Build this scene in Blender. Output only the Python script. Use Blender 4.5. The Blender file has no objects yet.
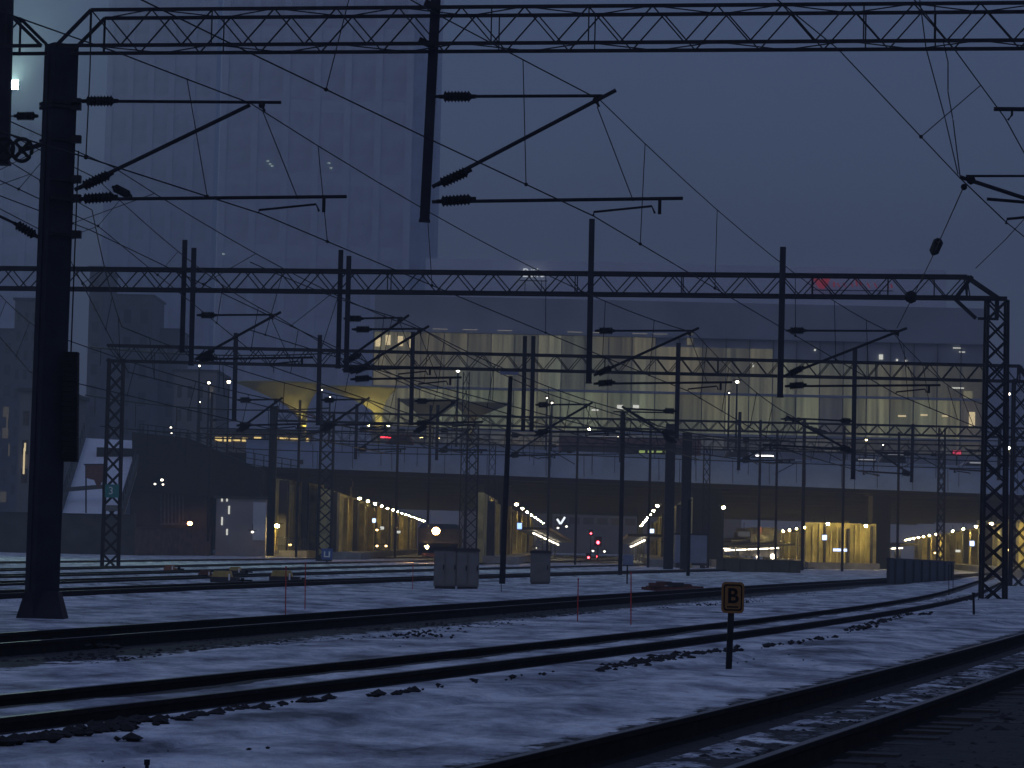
import bpy, math, random
import numpy as np
from mathutils import Vector, Matrix
random.seed(7); rng = np.random.default_rng(7)
S = bpy.context.scene
COL = S.collection
R = math.radians

# ------------------------------------------------------------------ camera
F, HC, YH, ROLL = 2900.0, 1.3, 546.0, R(1.3)
C0 = Vector((0, 0, HC))
PITCH = math.atan((YH-384)/F)
fwd = Vector((0, math.cos(PITCH), math.sin(PITCH)))
up0 = Vector((0, -math.sin(PITCH), math.cos(PITCH)))
rt0 = Vector((1, 0, 0))
rgt = rt0*math.cos(ROLL)+up0*math.sin(ROLL)
upv = up0*math.cos(ROLL)-rt0*math.sin(ROLL)
def ray(px, py): return rgt*((px-512)/F)+upv*((384-py)/F)+fwd
def at(px, py, Y):
    d = ray(px, py); return C0+d*(Y/d.y)
def gnd(px, py, z=0.0):
    d = ray(px, py); return C0+d*((z-HC)/d.z)
def onz(px, py, z): return gnd(px, py, z)
cam = bpy.data.cameras.new('camera'); co = bpy.data.objects.new('camera', cam); COL.objects.link(co)
cam.sensor_width = 36; cam.lens = F/1024*36; cam.clip_start = .2; cam.clip_end = 4000
m = Matrix((rgt, upv, -fwd)).transposed().to_4x4(); m.translation = C0; co.matrix_world = m
S.camera = co

# ------------------------------------------------------------------ materials
def mat(name, col, rough=.7, metal=0, noise=0, nscale=3., bump=0, spec=.5):
    M = bpy.data.materials.new(name); M.use_nodes = True
    nt = M.node_tree; b = nt.nodes['Principled BSDF']
    b.inputs['Base Color'].default_value = (*col, 1); b.inputs['Roughness'].default_value = rough
    b.inputs['Metallic'].default_value = metal; b.inputs['Specular IOR Level'].default_value = spec
    if noise or bump:
        tc = nt.nodes.new('ShaderNodeTexCoord'); n = nt.nodes.new('ShaderNodeTexNoise')
        n.inputs['Scale'].default_value = nscale; n.inputs['Detail'].default_value = 6
        nt.links.new(tc.outputs['Object'], n.inputs['Vector'])
        if noise:
            r = nt.nodes.new('ShaderNodeValToRGB')
            r.color_ramp.elements[0].position = .3; r.color_ramp.elements[1].position = .72
            r.color_ramp.elements[0].color = (*[c*(1-noise) for c in col], 1)
            r.color_ramp.elements[1].color = (*[min(1, c*(1+noise)) for c in col], 1)
            nt.links.new(n.outputs['Fac'], r.inputs[0]); nt.links.new(r.outputs[0], b.inputs['Base Color'])
        if bump:
            bp = nt.nodes.new('ShaderNodeBump'); bp.inputs['Strength'].default_value = bump; bp.inputs['Distance'].default_value = .05
            nt.links.new(n.outputs['Fac'], bp.inputs['Height']); nt.links.new(bp.outputs[0], b.inputs['Normal'])
    return M
def emit(name, col, s, base=(.05, .05, .05)):
    M = bpy.data.materials.new(name); M.use_nodes = True
    b = M.node_tree.nodes['Principled BSDF']
    b.inputs['Base Color'].default_value = (*base, 1)
    b.inputs['Emission Color'].default_value = (*col, 1); b.inputs['Emission Strength'].default_value = s
    return M
steel = mat('dark_steel', (.014, .015, .019), .7, 0, .5, 4, spec=.12)
steel2 = mat('galvanised_steel', (.12, .125, .14), .55, .4, .4, 3)
mastm = mat('mast_steel', (.016, .018, .027), .7, 0, .45, 2, spec=.12)
black = mat('black_rubber', (.008, .008, .008), .8, 0, .3, 8, spec=.1)
wirem = mat('copper_wire', (.02, .019, .019), .7, 0, spec=.1)
railm = mat('rusty_rail', (.016, .012, .010), .85, 0, .5, 6, spec=.1)
railtop = mat('worn_rail_head', (.17, .165, .16), .5, .8, .3, 10)
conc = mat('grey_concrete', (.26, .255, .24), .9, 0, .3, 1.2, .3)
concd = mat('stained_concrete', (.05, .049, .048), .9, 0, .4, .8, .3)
soffitm = mat('near_black_concrete', (.009, .009, .0095), .9, 0, .4, .5, .3)  # near-black concrete for deck, girders, piers and stair flight
fascm = mat('painted_fascia', (.24, .34, .55), .7, 0, .14, .6)
yellm = mat('yellow_enamel', (.36, .26, .06), .5, 0, .25, 9)
oran = mat('orange_enamel', (.22, .07, .02), .5, 0, .25, 9)
signy = mat('sign_yellow', (.18, .08, .009), .5, 0, .2, 20)
redm = mat('red_plastic', (.4, .03, .03), .5, 0, .3, 9)
rustm = mat('rusty_iron', (.13, .045, .03), .8, .1, .5, 7, .3)
cabm = mat('grey_cabinet', (.16, .16, .158), .6, 0, .16, 3)
tealm = mat('teal_enamel', (.02, .2, .19), .5, 0, .1, 9)
bluem = mat('blue_enamel', (.03, .07, .28), .5, 0, .1, 9)
whitem = mat('white_enamel', (.75, .75, .75), .5, 0, .08, 9)
shedm = mat('blue_grey_sheet', (.2, .24, .34), .6, .1, .12, 2)
wallyel = mat('ribbed_pale_concrete', (.50, .44, .18), .9, 0, .55, .7, .4)
fogbrick = mat('fog_grey_brick', (.085, .085, .095), .9, 0, .25, .4)  # brick greyed toward the fog; distance haze put into the colour
brick = mat('dark_brick', (.14, .075, .055), .9, 0, .4, 2, .3)
towerp = mat('tower_pale_cladding', (.54, .60, .69), .8, 0, .1, .3)  # paled toward the sky tone too, so the towers fade
towerg = mat('tower_hazed_glass', (.47, .52, .60), .7, 0, .2, .2, spec=.2)  # glass paled close to the sky tone, painting the fade into fog
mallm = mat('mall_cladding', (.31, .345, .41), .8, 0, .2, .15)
farm = mat('far_render', (.19, .18, .18), .9, 0, .25, .1)
canm = mat('canopy_membrane', (.44, .43, .20), .7, 0, .08, .6)
darkm = mat('dark_sheet_metal', (.03, .032, .04), .6, .2, .3, 2)
traingrey = mat('train_paint', (.010, .010, .011), .5, .1, .3, 2)
carm = [mat('car_paint_dark', (.05, .05, .06), .3), mat('car_paint_red', (.2, .03, .03), .3), mat('car_paint_pale', (.4, .4, .42), .3)]
busm = mat('bus_paint', (.12, .05, .05), .4, 0, .2, 1)
glassm = mat('dark_glass', (.02, .022, .028), .15)
sleeperm = mat('concrete_sleeper', (.05, .048, .047), .9, 0, .4, 5, .4)
stonem = mat('ballast_stone', (.014, .013, .013), .95, 0, .5, 12)
WARM = (1., .74, .30); WHITE = (1., .93, .80); COOL = (.8, .9, 1.)
L_wall = emit('lamp_warm', (1., .74, .26), 420)
L_star = emit('headlight_amber', (1., .55, .16), 900)
L_dim = emit('headlight_low', (1., .55, .18), 300)
L_white = emit('lamp_white', (1., .88, .66), 14)
L_stair = emit('lamp_stair', (1., .9, .74), 5); L_low = emit('lamp_low_warm', (1., .66, .24), 7); L_wall2 = emit('lamp_warm_strong', (1., .74, .26), 2600); L_strip = emit('strip_white', (1., .86, .62), 9)
L_blue = emit('sign_blue_light', (.25, .4, 1.), 3)
L_bluew = emit('clock_face_light', (.5, .64, 1.), 3)
L_red = emit('signal_red', (1., .04, .06), 26)
L_tail = emit('tail_light_red', (1., .03, .06), 5)
L_head = emit('car_headlight', (1., .95, .9), 6); L_faint = emit('faint_roof_light', (.9, .92, 1.), .35)
L_green = emit('lamp_green_white', (.66, 1., .82), 4500)
L_yel = emit('shop_light_yellow', (1., .72, .25), 1.1)
L_sign = emit('sign_letters_white', (.9, .95, 1.), .75)
L_signr = emit('sign_letters_red', (1., .06, .10), .17)
L_win = emit('lit_window_warm', (1., .80, .45), .75)
L_winw = emit('lit_window_white', (.95, .95, .85), .8)
L_gy = emit('roof_sign_light', (.75, 1., .3), .35)
L_can = emit('canopy_uplight', (1., .78, .28), 270); L_canlow = emit('canopy_uplight_dim', (1., .74, .28), 14)

# ------------------------------------------------------------------ mesh builder
WL = {}
def tag(o, label=None, cat=None, group=None, kind=None):
    for k, v in (('label', label), ('category', cat), ('group', group), ('kind', kind)):
        if v: o[k] = v
    return o
def empty(name, loc, label=None, cat=None, group=None):
    o = bpy.data.objects.new(name, None); COL.objects.link(o); o.location = loc; o.empty_display_size = .1
    WL[o.name] = Vector(loc); return tag(o, label, cat, group)
def base_of(o):
    while o.parent: o = o.parent
    return WL.get(o.name, Vector((0, 0, 0)))
class MB:
    def __init__(s): s.v = []; s.f = []; s.m = []; s.k = 0
    def mi(s, k): s.k = k; return s
    def face(s, idx): s.f.append(idx); s.m.append(s.k)
    def box(s, c, d, rz=0, taper=1):
        c = Vector(c); i = len(s.v); M = Matrix.Rotation(rz, 3, 'Z')
        for z in (-.5, .5):
            t = 1 if z < 0 else taper
            for x, y in ((-.5, -.5), (.5, -.5), (.5, .5), (-.5, .5)):
                s.v.append(c+M @ Vector((x*d[0]*t, y*d[1]*t, z*d[2])))
        for q in ((3, 2, 1, 0), (4, 5, 6, 7), (0, 1, 5, 4), (1, 2, 6, 5), (2, 3, 7, 6), (3, 0, 4, 7)): s.face([i+j for j in q])
        return s
    def beam(s, a, b, w, h=None):
        a = Vector(a); b = Vector(b); h = h or w; d = (b-a)
        if d.length < 1e-6: return s
        d.normalize(); u = Vector((0, 0, 1)) if abs(d.z) < .95 else Vector((0, 1, 0))
        x = d.cross(u).normalized(); y = x.cross(d); i = len(s.v)
        for p in (a, b):
            for sx, sy in ((-1, -1), (1, -1), (1, 1), (-1, 1)): s.v.append(p+x*(sx*w/2)+y*(sy*h/2))
        for q in ((3, 2, 1, 0), (4, 5, 6, 7), (0, 1, 5, 4), (1, 2, 6, 5), (2, 3, 7, 6), (3, 0, 4, 7)): s.face([i+j for j in q])
        return s
    def tube(s, pts, r, n=6):
        pts = [Vector(p) for p in pts]; rs = r if isinstance(r, (list, tuple)) else [r]*len(pts); i0 = len(s.v)
        for k, p in enumerate(pts):
            d = (pts[min(k+1, len(pts)-1)]-pts[max(k-1, 0)])
            d = d.normalized() if d.length > 1e-9 else Vector((0, 0, 1))
            u = Vector((0, 0, 1)) if abs(d.z) < .9 else Vector((1, 0, 0))
            x = d.cross(u).normalized(); y = x.cross(d)
            for j in range(n):
                a = 2*math.pi*j/n; s.v.append(p+(x*math.cos(a)+y*math.sin(a))*rs[k])
        for k in range(len(pts)-1):
            for j in range(n):
                a = i0+k*n+j; b = i0+k*n+(j+1) % n; s.face([a, b, b+n, a+n])
        s.face([i0+j for j in range(n)][::-1]); s.face([i0+(len(pts)-1)*n+j for j in range(n)])
        return s
    def prism(s, poly, off):
        poly = [Vector(p) for p in poly]; off = Vector(off); i = len(s.v); n = len(poly)
        s.v += poly+[p+off for p in poly]
        s.face([i+j for j in range(n)]); s.face([i+n+j for j in range(n)][::-1])
        for j in range(n): s.face([i+j, i+n+j, i+n+(j+1) % n, i+(j+1) % n])
        return s
    def ball(s, c, r, n=8, sq=1):
        c = Vector(c)
        return s.tube([c+Vector((0, 0, r*sq*math.sin(t))) for t in np.linspace(-1.5, 1.5, n//2+1)], [max(.001, r*math.cos(t)) for t in np.linspace(-1.5, 1.5, n//2+1)], n)
    def build(s, name, mats, parent=None, smooth=False, **tg):
        mats = mats if isinstance(mats, (list, tuple)) else [mats]
        L = base_of(parent) if parent else Vector((0, 0, 0))
        me = bpy.data.meshes.new(name)
        me.from_pydata([tuple(v-L) for v in s.v], [], s.f)
        for mm in mats: me.materials.append(mm)
        if len(mats) > 1: me.polygons.foreach_set('material_index', s.m)
        if smooth: me.polygons.foreach_set('use_smooth', [True]*len(me.polygons))
        me.update()
        o = bpy.data.objects.new(name, me); COL.objects.link(o)
        if parent: o.parent = parent
        return tag(o, **tg)
kids = lambda o: [c for c in COL.objects if c.parent == o]
def copy_tree(o, loc=None, parent=None, rz=None, **tg):
    ch = kids(o); c = o.copy(); COL.objects.link(c); c.parent = parent
    if loc is not None: c.location = loc; WL[c.name] = Vector(loc)
    if rz is not None: c.rotation_euler.z = rz
    for x in ch: copy_tree(x, parent=c)
    return tag(c, **tg)
def text(name, body, size, mtl, origin, xdir, updir, parent, ext=.01, align='CENTER', bold=0., **tg):
    cu = bpy.data.curves.new('t', 'FONT'); cu.body = body; cu.size = size; cu.extrude = ext; cu.offset = bold; cu.align_x = align; cu.align_y = 'CENTER'
    o = bpy.data.objects.new('t', cu); COL.objects.link(o)
    me = bpy.data.meshes.new_from_object(o.evaluated_get(bpy.context.evaluated_depsgraph_get()))
    bpy.data.objects.remove(o); bpy.data.curves.remove(cu)
    x = Vector(xdir).normalized(); u = Vector(updir).normalized(); z = x.cross(u)
    M = Matrix((x, u, z)).transposed().to_4x4(); M.translation = Vector(origin)-(base_of(parent) if parent else Vector())
    me.transform(M); me.materials.clear(); me.materials.append(mtl)
    me.name = name
    o = bpy.data.objects.new(name, me); COL.objects.link(o)
    if parent: o.parent = parent
    return tag(o, **tg)

# ------------------------------------------------------------------ tracks
def fit(pts, deg=2, z=.17):
    P = [gnd(x, y, z) for x, y in pts]
    Y = np.array([p.y for p in P]); X = np.array([p.x for p in P])
    return np.polyfit(Y, X, deg), Y.min(), Y.max()
def curve(c, y0, y1, Y):
    Y = np.asarray(Y, float); p = np.poly1d(c); d = p.deriv()
    Yc = np.clip(Y, y0, y1)
    return p(Yc)+d(Yc)*(Y-Yc), d(Yc)
GA = 1.13
TR = []   # name, sampler(centre), extents
defs = [
 ('near', [(500,761),(630,733),(764,699),(894,668),(1024,634)], 2, 6, 95),
 ('second', [(0,692.5),(130,682),(260,670.6),(510,648.7),(760,619),(860,604),(950,590)], 2, 9, 215),
 ('third', [(0,630),(260,618),(510,602.5),(760,584),(890,578)], 2, 14, 225),
 ('fourth', [(0,589),(260,583),(430,575),(560,572.5),(660,570)], 2, 35, 420),
 ('fifth', [(0,580.5),(260,574),(430,568.5),(560,566)], 2, 40, 420),
 ('sixth', [(0,574),(250,568.5),(430,564)], 1, 45, 420),
 ('seventh', [(0,568),(250,563.5),(430,560)], 1, 60, 420),
 ('eighth', [(0,561.5),(250,558.5),(430,556.8)], 1, 70, 420)]
track_lab = {'near': 'railway track nearest the bottom right corner, bare dark ballast and sleepers between its rails',
 'second': 'railway track passing just behind the letter B sign, snow filled between two dark rails',
 'third': 'railway track with bare dark bed between the letter B sign and the grey cabinets',
 'fourth': 'railway track running close behind the grey relay cabinets',
 'fifth': 'railway track in front of the blue U plate, snow lying along both sides',
 'sixth': 'railway track just beyond the yellow point machines',
 'seventh': 'second farthest of the thin tracks by the retaining wall',
 'eighth': 'farthest thin railway track, along the foot of the retaining wall'}
def frame(t, Y):
    x, d = curve(*t['fit'], Y); n = np.sqrt(1+d*d)
    return x, d, 1/n, -d/n        # point on far rail, slope, unit normal toward the near side (x,y)
for nm, pts, deg, ya, yb in defs:
    zb = {'near': 0, 'second': -.06, 'third': -.02, 'fourth': -.05}.get(nm, -.095); TR.append(dict(name=nm, fit=fit(pts, deg, .17+zb), ya=ya, yb=yb, zb=zb))
def offs(t, Y, off):
    x, d, nx, ny = frame(t, np.asarray(Y, float)); return x+nx*off, Y+ny*off
def ysamp(a, b):
    out = [a]; 
    while out[-1] < b: out.append(out[-1]+max(.6, out[-1]*.025))
    out[-1] = b; return np.array(out)
PROF = [(-.07,0),(-.07,.012),(-.012,.03),(-.012,.125),(-.036,.138),(-.036,.168),(-.028,.172),(.028,.172),(.036,.168),(.036,.138),(.012,.125),(.012,.03),(.07,.012),(.07,0)]
for t in TR:
    Y = ysamp(t['ya'], t['yb']); cx, cy = offs(t, Y, GA/2)
    root = empty('railway_track', (float(cx[0]), float(cy[0]), 0), track_lab[t['name']], 'railway track')
    for off in (-.035, GA+.035):
        b = MB(); x, d, nx, ny = frame(t, Y); k = len(PROF); zb = t['zb']
        for i in range(len(Y)):
            for u, z in PROF:
                b.v.append(Vector((x[i]+nx[i]*(off+u), Y[i]+ny[i]*(off+u), z+zb)))
        for i in range(len(Y)-1):
            for j in range(k-1):
                b.k = 1 if j == 6 else 0
                a = i*k+j; b.face([a, a+1, a+k+1, a+k])
        b.build('rail', [railm, railtop], root)
    if t['name'] == 'near':
        sl = MB(); sl.box((0, 0, 0), (2.6, .26, .2)).box((-.79, 0, .11), (.34, .2, .03)).box((.79, 0, .11), (.34, .2, .03))
        proto = None
        for yy in np.arange(11, 58, .62):
            x, y = offs(t, np.array([yy]), GA/2); x2, dd = curve(*t['fit'], yy)
            if proto is None:
                proto = sl.build('sleeper', sleeperm, root); o = proto; sl = None
            else: o = proto.copy(); COL.objects.link(o); o.parent = root
            me_off = Vector((float(x[0]), float(y[0]), -.104+random.uniform(-.012, .012)))
            if o is proto:
                for v in o.data.vertices: v.co += base_of(root)
            o.location = me_off-base_of(root); o.rotation_euler.z = -math.atan(float(dd))
tnear = TR[0]

# ------------------------------------------------------------------ ground: snow, track beds, stones
def track_dist(X, Y):
    D = np.full(X.shape, 1e9)
    for t in TR:
        x, d, nx, ny = frame(t, Y)
        D = np.minimum(D, np.where((Y > t['ya']-3) & (Y < t['yb']+3), np.abs((X-x)*nx-GA/2), 1e9))
    return D
def wob(X, Y):
    s = 0
    for fx, fy, a, ph in ((.21,.13,.5,0),(.47,-.31,.3,1.7),(-.73,.52,.22,.6),(1.3,.9,.14,2.2),(2.1,-1.7,.09,.3),(3.7,2.9,.05,4.)):
        s = s+a*np.sin(X*fx+ph+.8*np.sin(Y*fy*.7))*np.cos(Y*fy+ph*2)
    return s
def ground_z(X, Y):
    D = track_dist(X, Y); w = np.clip((D-1.45)/.9, 0, 1); w = w*w*(3-2*w)
    far = np.clip(1-(Y-150)/80, 0, 1)
    z = -.03+w*(.06+far*(.06*wob(X, Y)+.035*wob(X*3.1+5, Y*1.9)+.02*wob(X*7.7, Y*4.3)))
    return z
Ys = [3.]
while Ys[-1] < 950: Ys.append(Ys[-1]+max(.09, Ys[-1]*.0065))
Ys = np.array(Ys); ss = np.linspace(-1, 1, 190)
XX = np.concatenate([np.full((len(Ys), 1), -600.), ss[None, :]*(9+.26*Ys)[:, None], np.full((len(Ys), 1), 600.)], 1)
YY = np.repeat(Ys[:, None], XX.shape[1], 1)
first = np.concatenate([XX[:1], ], 0)
ZZ = ground_z(XX, YY)
XX = np.concatenate([first, XX]); YY = np.concatenate([np.full((1, YY.shape[1]), -60.), YY]); ZZ = np.concatenate([np.full((1, ZZ.shape[1]), 0.), ZZ])
nr, nc = XX.shape
me = bpy.data.meshes.new('ground')
V = np.stack([XX, YY, ZZ], -1).reshape(-1, 3); i = np.arange(nr*nc).reshape(nr, nc)
Fq = np.stack([i[:-1, :-1], i[:-1, 1:], i[1:, 1:], i[1:, :-1]], -1).reshape(-1, 4)
me.from_pydata(V.tolist(), [], Fq.tolist()); me.polygons.foreach_set('use_smooth', [True]*len(me.polygons)); me.update()
ground = bpy.data.objects.new('ground', me); COL.objects.link(ground); tag(ground, kind='structure')

def snow_nodes(M, ramp=None, width=1., amount=.5):
    nt = M.node_tree; N = nt.nodes.new; lk = nt.links.new; b = nt.nodes['Principled BSDF']
    tc = N('ShaderNodeTexCoord'); geo = N('ShaderNodeNewGeometry')
    def noise(sc, det=5, rough=.55, vec=None, stretch=None):
        n = N('ShaderNodeTexNoise'); n.inputs['Scale'].default_value = sc; n.inputs['Detail'].default_value = det; n.inputs['Roughness'].default_value = rough
        src = geo.outputs['Position']
        if stretch:
            mp = N('ShaderNodeMapping'); mp.inputs['Scale'].default_value = stretch; mp.inputs['Rotation'].default_value = (0, 0, R(13)); lk(src, mp.inputs['Vector']); src = mp.outputs[0]
        lk(src, n.inputs['Vector']); return n.outputs['Fac']
    def ramp2(f, stops):
        r = N('ShaderNodeValToRGB'); e = r.color_ramp.elements
        while len(e) < len(stops): e.new(.5)
        for k, (p, c) in enumerate(stops): e[k].position = p; e[k].color = (c, c, c, 1) if not isinstance(c, tuple) else (*c, 1)
        lk(f, r.inputs[0]); return r.outputs[0]
    def mix(f, a, c):
        x = N('ShaderNodeMix'); x.data_type = 'RGBA'
        lk(f, x.inputs[0])
        for s_, k in ((a, 6), (c, 7)):
            if isinstance(s_, tuple): x.inputs[k].default_value = (*s_, 1)
            else: lk(s_, x.inputs[k])
        return x.outputs[2]
    # old trodden snow: grey blotches, faint dirt streaks along the rails
    snow = ramp2(noise(.85, 8, .68, stretch=(1., .55, 1.)), [(.36, (.13, .14, .16)), (.45, (.40, .42, .46)), (.52, (.66, .69, .73)), (.60, (.93, .94, .95))])
    dirt = ramp2(noise(3.1, 7, .7, stretch=(1., .5, 1.)), [(.48, 0.), (.68, .75)])
    snow = mix(dirt, snow, (.33, .33, .35))
    grit = ramp2(noise(17, 3, .7), [(.68, 0.), (.75, .5)])
    snow = mix(grit, snow, (.25, .23, .22))
    stone = ramp2(noise(26, 3, .7), [(.3, (.012, .012, .012)), (.7, (.055, .05, .05))])
    if ramp is None:
        mask = ramp2(noise(.9, 7, .68, stretch=(1., .28, 1.)), [(.66, 0.), (.70, .9)])
    else:
        uv = N('ShaderNodeUVMap'); sp = N('ShaderNodeSeparateXYZ'); lk(uv.outputs[0], sp.inputs[0])
        prof = ramp2(sp.outputs[0], ramp)
        n1 = noise(3.2, 6, .7, stretch=(1., .6, 1.))
        a = N('ShaderNodeMath'); a.operation = 'MULTIPLY_ADD'; lk(n1, a.inputs[0]); a.inputs[1].default_value = amount; 
        a2 = N('ShaderNodeMath'); a2.operation = 'ADD'; lk(prof, a2.inputs[0]); a2.inputs[1].default_value = -amount*.5
        lk(a2.outputs[0], a.inputs[2])
        mask = ramp2(a.outputs[0], [(.44, 0.), (.54, 1.)])
    colr = mix(mask, snow, stone); lk(colr, b.inputs['Base Color'])
    b.inputs['Roughness'].default_value = .75; b.inputs['Specular IOR Level'].default_value = .3
    bm = N('ShaderNodeBump'); bm.inputs['Strength'].default_value = 1.; bm.inputs['Distance'].default_value = .16
    ad = N('ShaderNodeMath'); ad.operation = 'ADD'; lk(noise(3.5, 6, .6, stretch=(1., .5, 1.)), ad.inputs[0])
    m2 = N('ShaderNodeMath'); m2.operation = 'MULTIPLY'; lk(noise(14, 4, .6), m2.inputs[0]); m2.inputs[1].default_value = .35
    lk(m2.outputs[0], ad.inputs[1]); lk(ad.outputs[0], bm.inputs['Height']); lk(bm.outputs[0], b.inputs['Normal'])
    return M
snowm = snow_nodes(mat('trodden_snow', (.6, .6, .6)))
ground.data.materials.append(snowm)
BW = 4.6   # bed width; u=0 at far edge; far rail at (BW/2-GA/2)
uR1 = (BW/2-GA/2-.035)/BW; uR2 = (BW/2+GA/2+.035)/BW; e_ = .05
bed_open = snow_nodes(mat('bed_ballast_open', (.1, .1, .1)), [(.0, .0), (.14, .15), (uR1-.05, .95), (uR1+.06, .9), (.42, .50), (.58, .56), (uR2-.08, .9), (uR2+.1, 1.), (.93, .8), (1., .35)], amount=1.)
bed_snow = snow_nodes(mat('bed_snow_filled', (.1, .1, .1)), [(.0, .0), (uR1-.05, .05), (uR1-.01, .9), (uR1+.055, .95), (uR1+.11, .12), (uR2-.05, .1), (uR2-.01, .8), (uR2+.012, .95), (uR2+.03, .12), (.93, .10), (1., .0)], amount=.5)
bed_dark = snow_nodes(mat('bed_ballast_dark', (.1, .1, .1)), [(.0, .0), (uR1-.05, .3), (uR1, .95), (.5, .9), (uR2, 1.), (uR2+.12, .72), (.93, .35), (1., .1)], amount=.9)
bed_far = snow_nodes(mat('bed_far', (.1, .1, .1)), [(.0, .0), (.16, .1), (.22, .95), (.40, .42), (.60, .42), (.76, .95), (.84, .2), (1., .0)], amount=.6)
for t, bm_ in zip(TR, [bed_open, bed_snow, bed_dark, bed_far, bed_far, bed_far, bed_far, bed_far]):
    Y = np.concatenate([np.arange(t['ya'], min(t['yb'], 70), .3), ysamp(70, t['yb'])]) if t['yb'] > 70 and t['ya'] < 70 else ysamp(t['ya'], t['yb'])
    nu = 15; b = MB(); uvs = []; BW = 4.6 if bm_ is not bed_far else 2.1
    us = np.linspace(-BW/2, BW/2, nu)
    for j, u in enumerate(us):
        x, y = offs(t, Y, GA/2+u)
        e = np.clip((BW/2-abs(u))/.7, 0, 1)
        z = .008+.02*wob(x*3, y*3)*e*(abs(u) > .95)+(.012*wob(x*5, y*5) if abs(u) < .6 else 0)
        if t['name'] == 'second' and abs(u) < .44: z = z+.045+.02*wob(x*9, y*7)
        if t['name'] == 'second' and .74 < abs(u) < 2.2: z = z+.03
        if t['name'] == 'near': z = z+.0
        if abs(u) > BW/2-.05: z = z*0-.06
        b.v += [Vector((float(x[i]), float(y[i]), float(max(z[i], -.06)))) for i in range(len(Y))]
        uvs += [(u/BW+.5, float(yy)) for yy in Y]
    n = len(Y)
    for j in range(nu-1):
        for i in range(n-1): b.face([j*n+i, (j+1)*n+i, (j+1)*n+i+1, j*n+i+1])
    o = b.build('track_bed', bm_, None, smooth=True, kind='structure')
    uvl = o.data.uv_layers.new(name='UVMap')
    li = np.empty(len(o.data.loops), int); o.data.loops.foreach_get('vertex_index', li)
    uvl.data.foreach_set('uv', np.array(uvs)[li].ravel())

def stones(name, pts, rmin, rmax, mtl):
    b = MB()
    for x, y, z in pts:
        r = rmin+(rmax-rmin)*random.random()**2; i = len(b.v); a0 = random.uniform(0, 6)
        for k in range(5):
            a = a0+k*1.2566; rr = r*random.uniform(.7, 1.25)
            b.v.append(Vector((x+rr*math.cos(a), y+rr*math.sin(a), z+r*random.uniform(-.1, .3))))
        b.v.append(Vector((x+random.uniform(-.3, .3)*r, y, z+r*random.uniform(.4, .7)))); b.v.append(Vector((x, y, z-r*.6)))
        for k in range(5):
            b.face([i+k, i+(k+1) % 5, i+5]); b.face([i+(k+1) % 5, i+k, i+6])
    return b.build(name, mtl, None, kind='stuff')
def along(t, n, ya, yb, us, zs=.0):
    out = []
    while len(out) < n:
        y = ya*(yb/ya)**random.random(); u = us()
        x, yy = offs(t, np.array([y]), u)
        dens = .5+.5*math.sin(x[0]*1.7+y*.9)*math.cos(y*.37)
        if random.random() < dens+.15: out.append((float(x[0]), float(yy[0]), zs))
    return out
stones('ballast_gravel', along(TR[0], 4200, 12, 55, lambda: random.choice([random.gauss(.76, .4), random.uniform(1.5, 2.9), random.uniform(-.6, .0), random.uniform(1.6, 4.2)])), .018, .05, stonem)
stones('ballast_gravel', along(TR[2], 3200, 30, 110, lambda: random.choice([random.uniform(1.6, 2.6), random.uniform(0, 1.6), random.gauss(2.6, .35)])), .018, .045, stonem)
# a ragged line of dark clods along the near side of the second track
cl = []
for (x0, y0), (x1, y1_), w, n in (((-10,750),(60,742),2,110),((70,741),(140,728),3,150),((150,730),(250,714),1.6,90),((128,746),(132,746),1.5,10),((258,716),(275,712),1.2,22),((280,711),(283,711),1,6),((300,708),(320,706),1.3,16),((335,704),(338,704),1,6),((360,702),(420,696),1.1,30),((440,692),(442,692),1,5),((470,688),(560,676),1.2,16),((600,674),(690,658),3,190),((690,658),(742,652),1.2,60),((760,650),(832,640),1.3,40),((845,634),(905,617),2.6,170),((905,617),(932,616),1,30),((935,604),(990,597),2.6,150),((20,640),(120,652),2.,60)):
    for _ in range(int(n*.75)):
        t_ = random.random(); q = gnd(x0+(x1-x0)*t_, y0+(y1_-y0)*t_+random.gauss(0, w*.6)); cl.append((q.x+random.gauss(0, .03), q.y, max(.05, float(ground_z(np.array([q.x]), np.array([q.y]))[0])+.01)))
gr = []
while len(gr) < 220:
    y = 14*(90/14)**random.random(); x = random.uniform(-1, 1)*(.19*y+.5); dd_ = float(track_dist(np.array([x]), np.array([y]))[0])
    if dd_ < .9 or random.random() > (.9 if math.sin(x*.8+y*.23)*math.cos(y*.31-x*.4) > .25 else .12): continue
    gr.append((x, y, float(ground_z(np.array([x]), np.array([y]))[0])+.005))
stones('ballast_gravel', gr, .008, .022, stonem)
stones('ballast_gravel', cl, .018, .07, stonem)

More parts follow.
